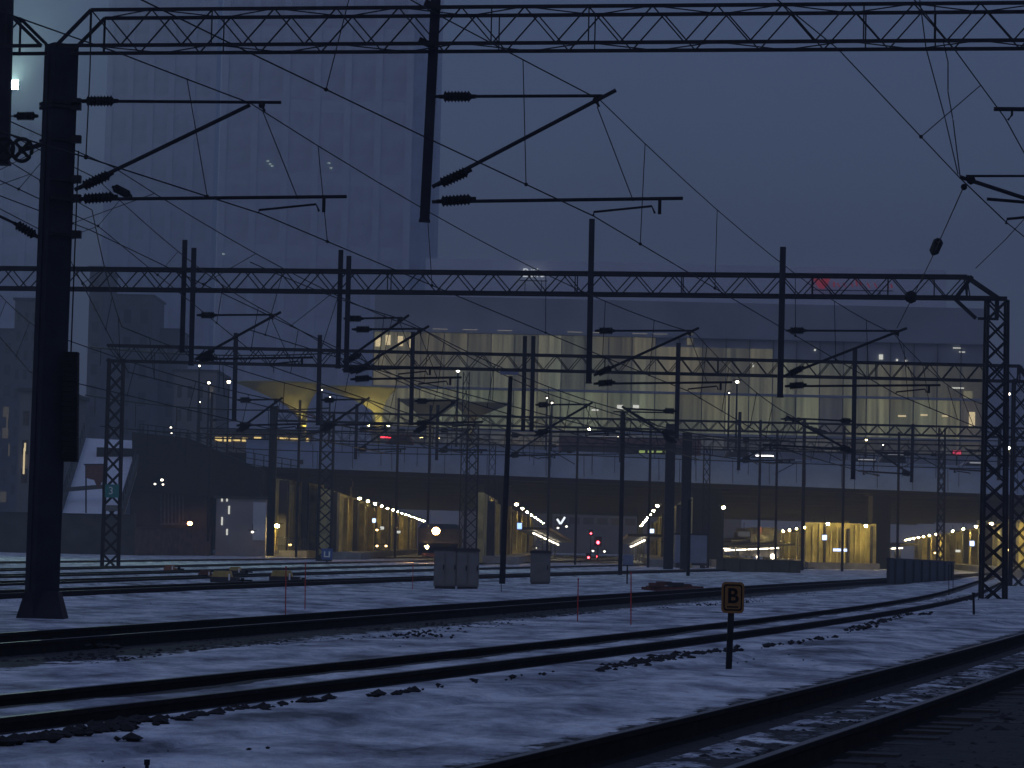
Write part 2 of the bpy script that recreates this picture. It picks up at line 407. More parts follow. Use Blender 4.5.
# ------------------------------------------------------------------ gantries
def seg(mb, a, b, w, h=None): mb.beam(a, b, w, h)
def truss(A, B, zb, hgt, dep, chord, web, pitch, parent, taper_l=0, taper_r=0, posts=()):
    """box girder of four chords and zigzag webs between plan points A and B; the tapered ends slope down to the mast"""
    A = Vector((A[0], A[1], 0)); B = Vector((B[0], B[1], 0)); d = (B-A); L = d.length; d.normalize(); n = Vector((-d.y, d.x, 0))*dep/2
    Z = Vector((0, 0, 1)); mb = MB()
    P = lambda s, side, z: A+d*s+n*side+Z*z
    for side in (-1, 1):
        seg(mb, P(0, side, zb), P(L, side, zb), chord); seg(mb, P(taper_l, side, zb+hgt), P(L-taper_r, side, zb+hgt), chord)
        if taper_l: seg(mb, P(taper_l, side, zb+hgt), P(0, side, zb), chord*.95); seg(mb, P(taper_l, side, zb+hgt), P(taper_l, side, zb), web*1.6)
        if taper_r: seg(mb, P(L-taper_r, side, zb+hgt), P(L, side, zb), chord*.95); seg(mb, P(L-taper_r, side, zb+hgt), P(L-taper_r, side, zb), web*1.6)
        s = taper_l; k = 0; off = pitch*.05*(side+1)
        while s < L-taper_r-.05:
            e = min(s+pitch/2, L-taper_r); z0, z1 = (zb+hgt, zb) if k % 2 == 0 else (zb, zb+hgt)
            seg(mb, P(s+off, side, z0), P(min(e+off, L), side, z1), web); s = e; k += 1
        for p in posts: seg(mb, P(p, side, zb), P(p, side, zb+hgt), web)
    s = taper_l; k = 0
    while s < L-taper_r-.05:
        e = min(s+pitch, L-taper_r); a, b_ = (-1, 1) if k % 2 == 0 else (1, -1)
        seg(mb, P(s, a, zb), P(e, b_, zb), web*.8); seg(mb, P(s, b_, zb+hgt), P(e, a, zb+hgt), web*.8); s = e; k += 1
    return mb.build('truss', steel, parent)
def lattice(name, x, y, z0, z1, w0, w1, dep, chord, web, parent, ncell, ang=0):
    mb = MB(); M = Matrix.Rotation(ang, 3, 'Z')
    P = lambda a, b_, t: Vector((x, y, z0+(z1-z0)*t))+M @ Vector((a*(w0+(w1-w0)*t)/2, b_*dep/2, 0))
    for a in (-1, 1):
        for b_ in (-1, 1): seg(mb, P(a, b_, 0), P(a, b_, 1), chord)
    for k in range(ncell):
        t0, t1 = k/ncell, (k+1)/ncell
        for b_ in (-1, 1): seg(mb, P(-1, b_, t0), P(1, b_, t1), web); seg(mb, P(1, b_, t0), P(-1, b_, t1), web)
        for a in (-1, 1): seg(mb, P(a, -1, t0), P(a, 1, t1), web*.8)
    mb.box((x, y, z0-.05), (w0*1.15, dep*1.3, .3), ang)
    return mb.build(name, steel, parent)
def y1(x): return 44.2-.163*x
# ---- first gantry (two spans meeting on the left mast)
ml = gnd(40, 618); xm = at(57, 60, 45.4).x; ym = ml.y; xbot = at(37, 606, 45.4).x
g1 = empty('catenary_gantry', (xm, ym, 0), 'dark lattice girder crossing the top of the photo on a heavy flared mast at left', 'gantry')
zb1 = at(300, 44, y1(-3.3)-.37).z
mb = MB(); ztop = at(59, 45, ym).z
mb.box((xm, ym, ztop/2), (.42, .37, ztop), R(34)); mb.box((xm, ym, ztop*.5), (.47, .06, ztop-.04), R(34)); mb.box((xm+.02, ym, .12), (.84, .62, .6), R(0), .62); mb.box((xm+.02, ym, -.15), (.84, .7, .2))

for v in mb.v: v.x += (xbot-xm)*(1-min(1, v.z/ztop))
mb.build('mast', mastm, g1)
for zz in (104, 108, 141, 181, 200, 236):
    p = at(60, zz, ym); mb = MB(); mb.box(p, (.5, .48, .05 if zz != 40 else .1), R(34)); mb.box(p+Vector((.27, -.1, .02)), (.16, .12, .12)); mb.build('mast_bracket', steel, g1)
xa = xm+.10
truss((xa, y1(xa)), (10.5, y1(10.5)), zb1, .56, .72, .052, .021, .98, g1, taper_l=.55, posts=(2.5, 6.9, 8.4, 12.55, 13.6))
truss((xm-.14, y1(xm-.14)), (-16, y1(-16)), zb1, .56, .72, .052, .021, .98, g1, taper_l=.6, posts=(1., ))
t0 = at(436, -4, y1(-1.16)); b0 = at(424.5, 221, y1(-1.16))
def droppost(a, b, w, parent, mtl=mastm):
    mb = MB(); mb.beam(a, b, w, w*.85); d = (Vector(b)-Vector(a)).normalized()
    mb.beam(Vector(b)-d*.02, Vector(b)+d*.015, w*1.15); return mb.build('drop_post', mtl, parent)
droppost(t0, b0, .15, g1)
droppost(at(6, -4, y1(-7.9)), at(2, 164, y1(-7.9)), .22, g1)
for q in ((431, 44), (437, 6)): mb = MB(); mb.beam(at(q[0]-12, q[1]-4, y1(-1.1)-.2), at(q[0]+4, q[1]+3, y1(-1.1)-.2), .09); mb.build('post_clamp', steel, g1)
# ---- second gantry
yg2 = lambda x: 90-.144*x
mr = at(988.5, 603, 88)
g2 = empty('catenary_gantry', (mr.x, mr.y, mr.z), 'dark lattice girder across the middle ending in a crossbraced mast with cut corner at right', 'gantry')
zb2 = at(960, 298, 88).z; z2t = at(960, 277, 88).z
xr2 = at(997, 300, 88).x; xl2 = at(-60, 288, 93).x
trk = truss((xl2, yg2(xl2)), (xr2+.02, yg2(xr2)), zb2, z2t-zb2, .6, .10, .034, 1.12, g2, taper_r=.95, posts=(14.7, 20.6, 23.9, 27.9, 30.2, 31.6))
lattice('mast', mr.x+.13, mr.y, mr.z, zb2-.05, .72, .60, .5, .085, .05, g2, 15, 0)
mb = MB(); zz = zb2-.02
mb.box((xr2-.75, mr.y-.3, zz), (2.0, .09, .14)); mb.beam((xr2-1.35, mr.y-.3, zz-.02), (xr2-.68, mr.y-.3, zz-.62), .1); mb.beam((xr2-1.3, mr.y-.32, zz), (xr2-.82, mr.y-.32, z2t), .12); mb.beam((xr2-.05, mr.y-.3, zz+.05), (xr2-.05, mr.y-.3, zz-.6), .12)
mb.beam((xr2-.62, mr.y-.3, zz-.62), (xr2, mr.y-.3, zz-.62), .08); mb.build('corner_brace', steel, g2)
def post2(pxt, pyt, pxb, pyb, Yf, w, parent):
    Y = Yf; return droppost(at(pxt, pyt, Y), at(pxb, pyb, Y), w, parent)
def Y2(px): 
    Y = 90.
    for _ in range(4): Y = yg2((px-512)/F*Y)-.42
    return Y
for px, yt, yb in ((592,219,383),(783,247,397),(185,240,352),(194,248,365),(341,250,368),(349,256,372)):
    Yp = Y2(px)+(.0 if px not in (185, 341) else 1.0)
    droppost(at(px, yt, Yp), at(px-(164*.02 if px == 592 else 3), yb, Yp), .175 if px in (592, 783) else .15, g2)
# ---- third gantry
Y3 = 128.
ml3 = at(110, 570, Y3); mr3 = at(1016, 590, Y3)
g3 = empty('catenary_gantry', (mr3.x, Y3, mr3.z), 'third lattice girder from the camera, thinner, on a crossbraced mast at the right edge', 'gantry')
zb3 = at(512, 370, Y3).z
truss((ml3.x-.4, Y3), (mr3.x+.5, Y3), zb3, .68, .55, .11, .04, 1.1, g3, taper_r=.5, posts=(18.8, 22, 27, 34))
lattice('mast', ml3.x, Y3, ml3.z, zb3+.1, .72, .62, .5, .10, .05, g3, 13)
lattice('mast', mr3.x+.1, Y3, mr3.z, zb3+.1, .72, .62, .5, .10, .05, g3, 13)
for px, yt, yb in ((236,333,421),(320,335,425),(413,332,425),(525,336,431),(533.5,336,431),(678.5,343,438),(855,349,479)):
    droppost(at(px, yt, Y3-.35), at(px-2, yb, Y3-.35), .19, g3)
# ---- fourth gantry
Y4 = 188.
m4 = [at(270, 556, Y4), at(324, 558, Y4), at(668, 572, Y4), at(685, 573, Y4)]
g4 = empty('catenary_gantry', (m4[2].x, Y4, m4[2].z), 'fourth girder just before the bridge, on a thick twin mast right of centre', 'gantry')
zb4 = at(600, 428, Y4).z
xr4 = at(1045, 445, Y4).x
truss((m4[0].x, Y4), (xr4, Y4), zb4, .60, .5, .12, .05, 1.15, g4)
mb = MB(); mb.box((m4[0].x, Y4, (m4[0].z+at(270, 406, Y4).z)/2), (.5, .4, at(270, 406, Y4).z-m4[0].z)); mb.build('mast', steel, g4)
lattice('mast', m4[1].x, Y4, m4[1].z, zb4+.5, .9, .8, .6, .13, .07, g4, 12)
for k, w in ((2, .62), (3, .62)):
    mb = MB(); zt = at(668, 424+8*(k-2), Y4).z; mb.box((m4[k].x, Y4+.5*(k-2), (m4[k].z+zt)/2), (w, .45, zt-m4[k].z)); mb.box((m4[k].x, Y4-.24+.5*(k-2), (m4[k].z+zt)/2), (.08, .06, zt-m4[k].z-.1)); mb.build('mast', steel, g4)
lattice('mast', at(470, 560, Y4).x, Y4, .1, zb4, .8, .7, .6, .11, .06, g4, 12)
for px, yt, yb in ((357,404,459),(438,405,460),(509,405,465),(622,412,462),(740,412,470),(913,424,482),(1000,428,480)):
    droppost(at(px, yt, Y4-.35), at(px-1.5, yb, Y4-.35), .2, g4)
# ---- thin fifth girder close to the bridge
Y5 = 213.; g5p = at(250, 440, Y5)
g5 = empty('catenary_gantry', (g5p.x, Y5, 0), 'farthest thin girder, low in front of the pale bridge parapet', 'gantry')
zb5 = at(600, 447, Y5).z; xl5 = at(200, 440, Y5).x; xr5 = at(1040, 455, Y5).x
truss((xl5, Y5), (xr5, Y5), zb5, .72, .5, .09, .04, 1.4, g5)
for px in (490, 705, 940):
    q = at(px, 560, Y5); lattice('mast', q.x, Y5, 0, zb5+.2, .5, .45, .4, .06, .035, g5, 12)

# ------------------------------------------------------------------ cantilevers and wires
def insulator(mb, a, b, r, n=6):
    a = Vector(a); b = Vector(b); pts = []; rs = []
    L = b-a
    pts += [a, a+L*.12]; rs += [r*.35, r*.35]
    for k in range(n):
        t = .14+.72*k/n; w = .72/n
        pts += [a+L*t, a+L*(t+w*.35), a+L*(t+w*.7)]; rs += [r*.7, r, r*.7]
    pts += [a+L*.88, b]; rs += [r*.4, r*.35]
    mb.tube(pts, rs, 8)
def cantilever(post, zm, zc, reach, label, dirx=1, k=1., r=.029, group=None, slope=.0, flat=False):
    """post: Vector on the post (x,y); messenger at zm, contact wire at zc, reach metres to the wire"""
    x, y = post[0], post[1]
    P = lambda u, z: Vector((x+dirx*u, y+slope*u*dirx, z))
    o = empty('cantilever_arm', (x, y, zc), label, 'cantilever arm', group)
    rd = r*k
    mb = MB(); mb.tube([P(.05, zm), P(reach+(.3 if flat else .1), zm+(.05 if flat else .07))], rd*.9); mb.build('top_tube', steel, o)
    mb = MB(); mb.tube([P(.05, zm-1.38), P(reach+(-.18 if flat else .3), zm+(.0 if flat else .16))], rd*1.15); mb.build('diagonal_tube', steel, o)
    mb = MB(); mb.tube([P(.05, zc+.16), P(reach+1.35, zc+.30)], rd); mb.build('registration_tube', steel, o)
    mb = MB(); mb.tube([P(reach, zc+.01), P(reach+.0, zc+.06), P(reach+.88, zc+.17), P(reach+.93, zc+.06)], rd*.65); mb.beam(P(reach+1., zc+.3), P(reach+1., zc+.05), .05*k); mb.build('steady_arm', steel, o)
    for (u0, z0, u1, z1) in ((.12, zm, .68, zm+.015), (.12, zm-1.35, .64, zm-1.1), (.12, zc+.165, .72, zc+.22)):
        mb = MB(); insulator(mb, P(u0, z0), P(u1, z1), .092*k, 8); mb.build('insulator', black, o)
    mb = MB(); mb.tube([P(reach+.02, zm-.1), P(reach+.6, zc+.24)], .008*k, 4); mb.ball(P(reach, zm), .055*k); mb.tube([P(reach, zm), P(reach+.05, zm-.1)], .02*k, 4); mb.build('hanger', wirem, o)
    return o
def wire(label, mess, cont, group=None, r=.011, ndrop=5, sag=.42, name='overhead_line'):
    """messenger and contact wires through the given nodes, droppers between them"""
    n0 = Vector(mess[0]) if mess else Vector(cont[0])
    o = empty(name, n0, label, 'overhead wire', group)
    rr = lambda p: max(r, r*p.y/60)
    def strand(nodes, sg):
        pts = []
        for a, b in zip(nodes[:-1], nodes[1:]):
            a = Vector(a); b = Vector(b)
            for i in range(12):
                t = i/12; p = a.lerp(b, t); p.z -= sg*4*t*(1-t)*min(1, ((b-a).length/45)**2); pts.append(p)
        pts.append(Vector(nodes[-1])); return pts
    mp = strand(mess, sag) if mess else None; cp = strand(cont, .02) if cont else None
    if mp: mb = MB(); mb.tube(mp, [rr(p) for p in mp], 4); mb.build('messenger_wire', wirem, o)
    if cp: mb = MB(); mb.tube(cp, [rr(p) for p in cp], 4); mb.build('contact_wire', wirem, o)
    if mp and cp:
        for a in range(len(mess)-1):
            nd = max(1, round((Vector(mess[a+1])-Vector(mess[a])).length/8.5))
            for i in range(nd):
                t = (i+.5)/nd; j = int(a*12+t*12)
                if j >= len(mp): continue
                p = mp[j]; q = min(cp, key=lambda c: abs(c.y-p.y))
                if p.y < 25 or p.y > 200: continue
                mb = MB(); mb.tube([p, q], rr(p)*.65, 4); mb.ball(q, .03); mb.build('dropper', wirem, o)
    return o
# near cantilevers
Ya = y1(-3.9)-.3; pa = at(74, 107, Ya)
A_m = at(250, 103, Ya); A_c = at(262, 214, Ya)
cantilever((pa.x, Ya), A_m.z-.03, A_c.z, A_c.x-pa.x-.05, 'cantilever arm reaching right from the heavy left mast', flat=True)
Yb = y1(1.3)-.25; pb = at(431, 103, Yb)
B_m = at(600, 99, Yb); B_c = at(593.5, 216, Yb)
cantilever((pb.x, Yb), B_m.z-.02, B_c.z, B_c.x-pb.x, 'cantilever arm on the square post hanging from the top girder')
Yc = y1(8.4)-.25
C_m = at(1005, 118, Yc); C_c = at(1006, 222, Yc)
o = empty('cantilever_arm', at(1100, 180, Yc), 'upper arm poking in at the right edge above the clamped one', 'cantilever arm')
mb = MB(); mb.tube([at(994, 109, Yc), at(1100, 110, Yc)], .034); mb.build('top_tube', steel, o)
mb = MB(); mb.tube([at(1012, 110, Yc), at(1012, 115, Yc), at(1008, 120, Yc)], .02); mb.build('hanger', steel, o)
mb = MB(); mb.tube([at(1006, 224, Yc), at(1007, 219, Yc), at(1060, 214, Yc)], .022); mb.build('steady_arm', steel, o)
mb = MB(); mb.beam(at(1095, 100, Yc), at(1095, 225, Yc), .15); mb.build('arm_post', mastm, o)
# second arm at the right edge: raised out-of-running wire
o = empty('cantilever_arm', at(1060, 180, Yc), 'lower cantilever arm at the right edge with a clamp at its tip', 'cantilever arm')
mb = MB(); mb.tube([at(966, 176, Yc), at(1060, 176, Yc)], .02); mb.build('top_tube', steel, o)
mb = MB(); mb.tube([at(960, 177, Yc), at(1070, 213, Yc)], .032); mb.build('diagonal_tube', steel, o)
mb = MB(); mb.tube([at(987, 199, Yc), at(1070, 206, Yc)], .026); mb.build('registration_tube', steel, o)
mb = MB(); mb.ball(at(971, 180, Yc), .07); mb.ball(at(964, 187, Yc), .05); mb.build('wire_clamp', black, o)
# far cantilevers: (post px, plane, side, messenger px, contact px)
def canti_px(pxp, Y, m, c, label, k=1., group=None):
    M = at(*m, Y); Cc = at(*c, Y); p = at(pxp, m[1], Y)
    dx = 1 if M.x > p.x else -1
    cantilever((p.x, Y), M.z, Cc.z, abs(Cc.x-p.x), label, dx, k, group=group); return M, Cc
k2, k3, k4 = 1.35, 1.7, 2.1
B2 = canti_px(784, Y2(784)-.15, (893,333), (896,394), 'cantilever arm on the post left of the crossbraced right mast', k2)
A2 = canti_px(593, Y2(593)-.15, (695,333), (688,391), 'cantilever arm on the middle girder post in front of the lit glass facade', k2)
D2 = canti_px(195, Y2(195)-.15, (278,317), (270,366), 'cantilever arm on the left pair of posts below the middle girder', k2)
E2 = canti_px(350, Y2(350)-.15, (425,331), (418,386), 'lower cantilever arm on the pair of posts before the pale tower', k2)
E2b = canti_px(342, Y2(342)+.8, (405,320), (398,376), 'upper cantilever arm on the pair of posts before the pale tower', k2)
F2x = at(122, 327, Y2(120)); F2 = (F2x, at(128, 372, Y2(120)))
A3 = canti_px(855, Y3-.4, (800,420), (793,452), 'cantilever arm reaching left from the long post before the mall', k3)
E3 = canti_px(534, Y3-.4, (590,406), (585,437), 'cantilever arm on the close pair of posts under the third girder', k3)
G3 = canti_px(236, Y3-.4, (280,401), (275,430), 'cantilever arm below the third girder beside the lit canopy stem', k3)
F3 = canti_px(320, Y3-.4, (368,401), (362,430), 'cantilever arm below the third girder between the two lit canopies', k3)
D3 = canti_px(413, Y3-.4, (458,402), (452,428), 'cantilever arm below the third girder left of the blue headed pole', k3)
H3 = canti_px(678.5, Y3-.4, (622,410), (628,436), 'cantilever arm below the third girder reaching left to the slim pole', k3)
lab4 = {357:'over the left end of the pale parapet',438:'above the parapet beside the red tail lights',509:'above the parapet beside the blue headed pole',622:'at the top of the slim pole before the mall',740:'below the pair of bridge lamps',913:'with three arms just left of the crossbraced right mast',1000:'at the far right beside the lit street lamps'}
N4 = {}
for px, dx in ((357, 28),(438, 28),(509, 30),(740, 34),(913, -34),(1000, -30)):
    yb = {357:459,438:460,509:465,740:470,913:482,1000:480}[px]
    N4[px] = canti_px(px, Y4-.4, (px+dx, yb-29), (px+dx, yb-6), 'tiny cantilever arm '+lab4[px], k4)
# lines
A1p = at(85, 157, 40); A0m = at(119, 53, 41.2)
back = lambda P, d, L: Vector(P)-Vector(d)*L
wire('overhead line held by the arm on the heavy left mast', [back(A0m, (.33, 1, .004), 14), A0m, at(250, 103, Ya), A2[0], A3[0], N4[913][0]], [back(A1p, (.33, 1, 0), 14), A1p, A_c, A2[1], A3[1], N4[913][1]])
wire('overhead line held by the arm on the square hanging post', [at(442, 17, 41.5)-Vector((4.2, 14, 0)), at(442, 17, 41.5), at(600, 100, Yb), B2[0], at(985, 405, Y3)], [at(142, 0, 33)-Vector((4, 10, 0)), at(142, 0, 33), at(246, 51, 36), at(425, 137, 40.8), B_c, B2[1], at(1000, 436, Y3)], ndrop=3)
wire('overhead line crossing the right edge above the nearest track', [at(955, 50, 40)-Vector((3.5, 12, 0)), at(955, 50, 40), C_m, C_m+Vector((6, 22, -.3))], [at(838, 49, 39.5)-Vector((3, 9, 0)), at(838, 49, 39.5), at(960, 178, Yc-.4), C_c, C_c+Vector((8, 25, 0))], ndrop=1)
wire('slack jumper cables looping down from the top girder near the right edge', None, [at(918, -14, 43), at(926, 48, 43.3), at(945, 118, 43.6), at(958, 174, Yc-.2)], r=.009)
wire('slack jumper cable with a kink under the top girder at right', None, [at(943, 40, 43), at(948, 62, 43.2), at(948, 92, 43.4), at(953, 120, 43.6), at(960, 176, Yc-.2)], r=.009)
o = wire('feeder cable with a small insulator running from the right arm down to the middle girder', None, [at(964, 186, Yc-.1), at(930, 262, 62), at(897, 328, Y2(893)-.2)], r=.010)
mb = MB(); insulator(mb, at(939, 240, 56.5), at(933, 254, 59.5), .11, 3); mb.ball(at(911, 297, 70), .16); mb.build('insulator', black, o)
wire('stay wire rising right from the corner of the middle girder', None, [at(976, 268, 87), at(1005, 240, 80), at(1060, 180, 70)], r=.012)
D1 = at(96, 178, 54.6); E1 = at(113, 167, 53); F1 = at(92, 210, 60)
wire('overhead line with an insulator ending on the left post pair', [back(D1, (.1, 1, 0), 14), D1, D2[0], D3[0], N4[509][0]], [back(at(98, 226, 57), (.1, 1, 0), 14), at(98, 226, 57), D2[1], D3[1], N4[509][1]])
o = wire('overhead line passing to the post pair before the pale tower', [back(E1, (.15, 1, 0), 14), E1, E2[0], E3[0], N4[740][0]], [back(at(90, 230, 57), (.15, 1, 0), 14), at(90, 230, 57), E2[1], E3[1], N4[740][1]])
mb = MB(); insulator(mb, at(113, 187, 53), at(131, 196, 54), .085, 4); mb.build('insulator', black, o)
wire('overhead line low behind the heavy left mast', [back(F1, (.05, 1, 0), 12), F1, F2[0], F3[0], N4[438][0]], [back(at(60, 240, 62), (.05, 1, 0), 12), at(60, 240, 62), F2[1], F3[1], N4[438][1]])
wire('farthest left overhead line toward the lit canopies', [at(-40, 250, 70), at(40, 330, 96), G3[0], N4[357][0]], [at(-40, 290, 72), at(30, 372, 97), G3[1], N4[357][1]])
wire('overhead line through the upper arm of the post pair', [at(250, 262, 70), E2b[0], H3[0], at(700, 440, Y4)], [at(250, 330, 72), E2b[1], H3[1], at(700, 460, Y4)])
o = wire('thin hanging wire beside the heavy mast ending in a small ring', None, [at(91, 30, 44), at(90, 70, 44), at(86, 156, 44)], r=.010)
mb = MB(); mb.ball(at(86, 157, 44), .04); mb.build('wire_clamp', black, o)
# ---- gear on the left side of the heavy mast
ta = empty('tensioning_gear', at(40, 150, 45), 'two spoked pulley wheels and a ribbed insulator on the left side of the heavy mast', 'tensioning gear')
for px, py, w in ((4, 149, .17), (22, 150, .18)):
    mb = MB(); c = at(px, py, 44.9); n_ = 20
    ring = [c+Vector((w*.86*math.cos(a), .02*math.sin(a), w*math.sin(a))) for a in np.linspace(0, 2*math.pi, n_+1)]
    mb.tube(ring, .032, 6); mb.tube([c-Vector((0, .05, 0)), c+Vector((0, .05, 0))], .055, 8)
    for a in (.8, 2.37): mb.beam(c-Vector((w*.8*math.cos(a), 0, w*.9*math.sin(a))), c+Vector((w*.8*math.cos(a), 0, w*.9*math.sin(a))), .05)
    mb.build('pulley_wheel', black, ta)
mb = MB(); mb.beam(at(22, 150, 44.9), at(40, 145, 45.1), .07); mb.build('bracket', steel, ta)
mb = MB(); insulator(mb, at(14, 116, 44.9), at(38, 116, 45.1), .075, 7); mb.build('insulator', black, ta)
mb = MB(); mb.tube([at(-10, 117, 44.9), at(14, 116, 44.9)], .012); mb.tube([at(-10, 128, 44.9), at(38, 143, 45.1)], .012); mb.build('tension_wire', wirem, ta)
ca = empty('cantilever_arm', at(36, 236, 45.2), 'short insulated arm reaching left from the heavy mast below the pulleys', 'cantilever arm')
mb = MB(); insulator(mb, at(14, 223, 44.9), at(38, 237, 45.1), .085, 6); mb.build('insulator', black, ca)
mb = MB(); mb.tube([at(-20, 207, 44.9), at(14, 223, 44.9)], .025); mb.build('diagonal_tube', steel, ca)
cw = empty('counterweight', at(71, 462, 45.6), 'tall dark stack of tension weights hanging behind the heavy left mast', 'counterweight')
mb = MB(); a = at(71, 352, 45.7); b_ = at(70, 462, 45.7)
nW = 22
for k in range(nW):
    p = a.lerp(b_, (k+.5)/nW); mb.box(p, (.235, .235, (a-b_).length/nW*.92))
mb.tube([a+Vector((0, 0, 0)), a+Vector((.02, 0, 3.2))], .012); mb.build('weight_stack', black, cw)

# ------------------------------------------------------------------ poles
def pole(px, pyt, pyb, r=.07, Y=None, z=0):
    b = gnd(px, pyb) if Y is None else at(px, pyb, Y); t = at(px, pyt, b.y); return b, t.z
b, zt = pole(502, 376, 585)
o = empty('lamp_post', b, 'slim unlit lamp post with a flat bluish head behind the grey cabinets', 'lamp post')
mb = MB(); mb.tube([(b.x, b.y, -.1), (b.x+.13, b.y, zt)], [.105, .07], 8); mb.build('pole', steel, o)
mb = MB(); mb.box((b.x+.08, b.y, zt+.1), (.62, .3, .09)); mb.build('lamp_head', shedm, o)
b, zt = pole(620, 412, 575)
o = empty('catenary_mast', b, 'slim free standing mast with a crossarm at its top, right of the open tunnel mouth', 'mast')
mb = MB(); mb.box((b.x, b.y, zt/2), (.2, .2, zt)); mb.build('mast', steel, o)
mb = MB(); mb.tube([(b.x-.5, b.y-.15, zt), (b.x+2.3, b.y-.15, zt+.02)], .04); mb.tube([(b.x+.4, b.y-.15, zt), (b.x+1.7, b.y-.15, zt-.65)], .035); mb.build('crossarm', steel, o)
b, zt = pole(688, 500, 577)
o = empty('marker_post', b, 'short dark post in front of the blue grey container', 'post')
mb = MB(); mb.tube([(b.x, b.y, -.1), (b.x, b.y, zt)], .09, 8); mb.build('pole', steel, o); mb = MB(); mb.box((b.x, b.y, zt), (.24, .24, .06)); mb.build('cap', steel, o)
b, zt = pole(802, 418, 571)
o = empty('catenary_mast', b, 'slim mast with paired insulators on top before the right hand tunnel wall', 'mast')
mb = MB(); mb.box((b.x, b.y, zt/2), (.22, .22, zt)); mb.build('mast', steel, o)
mb = MB(); insulator(mb, (b.x-.1, b.y, zt-.1), (b.x-1.7, b.y, zt-.1), .16, 4); mb.build('insulator', black, o); mb = MB(); insulator(mb, (b.x+.1, b.y, zt-.6), (b.x+1.9, b.y, zt-1.1), .16, 4); mb.build('insulator', black, o)

# ------------------------------------------------------------------ near lineside objects
b = gnd(728, 671); pxm = F/b.y
o = empty('letter_sign', b, 'yellow plate with a black letter B on a short dark post in the snow', 'sign')
bt = at(733, 584, b.y); lean = (bt.x-b.x)/(bt.z-b.z)
mb = MB(); mb.beam((b.x, b.y, -.25), (b.x+(bt.z-.3)*lean*.9, b.y, bt.z-.28), .065); mb.build('post', steel, o)
def rrect(cx, cz, w, h, r, y, n=4):
    out = []
    for sx, sz, a0 in ((1, 1, 0), (-1, 1, 90), (-1, -1, 180), (1, -1, 270)):
        for k in range(n+1):
            a = R(a0+90*k/n); out.append(Vector((cx+sx*(w/2-r)+r*math.cos(a), y, cz+sz*(h/2-r)+r*math.sin(a))))
    return out
pw, ph = 22.5/pxm, 31/pxm; cx, cz = at(732.5, 597.5, b.y).x, at(732.5, 597.5, b.y).z
mb = MB(); mb.prism(rrect(cx, cz, pw, ph, .045, b.y-.05)[::-1], (0, .02, 0)); pl = mb.build('plate', signy, o)
mb = MB()
for rr_, yy, kk in ((rrect(cx, cz, pw*.83, ph*.85, .03, b.y-.053), b.y, 0),): 
    inner = rrect(cx, cz, pw*.70, ph*.74, .022, b.y-.053); n_ = len(inner); i0 = len(mb.v); mb.v += rr_+inner
    for k in range(n_): mb.face([i0+k, i0+(k+1) % n_, i0+n_+(k+1) % n_, i0+n_+k])
mb.box((cx, b.y-.0535, cz-ph*.30), (pw*.5, .002, ph*.05)); mb.build('border', black, pl)
tx = text('letter', 'B', ph*.66, black, (cx, b.y-.055, cz+ph*.035), (1, 0, 0), (0, 0, 1), pl, .002, bold=.006)
def cabinet(b, w, h, d, nd, label, mtl=cabm):
    o = empty('relay_cabinet', b, label, 'cabinet'); x, y, z = b
    mb = MB(); mb.box((x, y+d/2, z+h/2+.04), (w, d, h-.1)); mb.build('body', mtl, o)
    mb = MB(); mb.box((x, y+d/2, z+h), (w+.06, d+.08, .06)); mb.box((x, y+d/2, z+h+.045), (w-.02, d, .035)); mb.build('roof', concd, o)
    mb = MB(); mb.box((x, y+d/2, z+.0), (w-.06, d-.06, .2)); mb.build('plinth', concd, o)
    for k in range(nd):
        dw = w/nd; c = x-w/2+dw*(k+.5)
        mb = MB(); mb.box((c, y-.012, z+h/2+.03), (dw-.05, .025, h-.2)); dr = mb.build('door', mtl, o)
        mb = MB(); mb.box((c+dw*.36, y-.035, z+h*.55), (.03, .03, .14)); mb.build('handle', black, dr)
b = gnd(456, 589.5); cabW = 45/F*b.y; cabH = 40/F*b.y
cabinet(Vector((b.x-cabW*.252, b.y, 0)), cabW*.5, cabH, .6, 2, 'left grey double door relay cabinet of the adjoining pair in the snow')
cabinet(Vector((b.x+cabW*.25, b.y-.05, 0)), cabW*.495, cabH*.98, .6, 2, 'right grey double door relay cabinet of the adjoining pair in the snow')
b = gnd(540, 585.5); cabinet(b, 20/F*b.y, 33/F*b.y, .6, 1, 'single narrow grey relay cabinet standing alone to the right of the pair')
# point machines
def machine(px, py, w, h, label, main, side):
    b = gnd(px, py); s = b.y/F; W = w*s; H = h*s
    o = empty('point_machine', b, label, 'point machine')
    mb = MB(); mb.box((b.x, b.y+.3, H*.25), (W, .6, H*.5)); mb.build('base', side, o)
    mb = MB(); mb.box((b.x-W*.1, b.y+.3, H*.72), (W*.72, .56, H*.46), 0, .8); mb.build('cover', main, o)
    mb = MB(); mb.tube([(b.x+W*.5, b.y+.3, .1), (b.x+W*.95, b.y+.5, .1)], .03); mb.box((b.x+W*.62, b.y+.3, .1), (.1, .16, .14)); mb.build('throw_rod', black, o)
    mb = MB(); mb.box((b.x+W*.18, b.y-.012, H*.5), (.05, .03, H*.5)); mb.build('latch', whitem, o)
machine(224, 583.5, 28, 13, 'yellow point motor box with a dark lid, left of the two red stakes', yellm, darkm)
machine(284, 583, 30, 13, 'yellow point motor box just behind the two red stakes', yellm, darkm)
machine(236, 574.5, 16, 8, 'farther small yellow point motor box between the left tracks', yellm, concd)
machine(170, 571.5, 13, 7, 'small orange box between the far left tracks', oran, oran)
machine(206, 577, 16, 7, 'rust brown motor box beside the yellow one on the left', rustm, rustm)
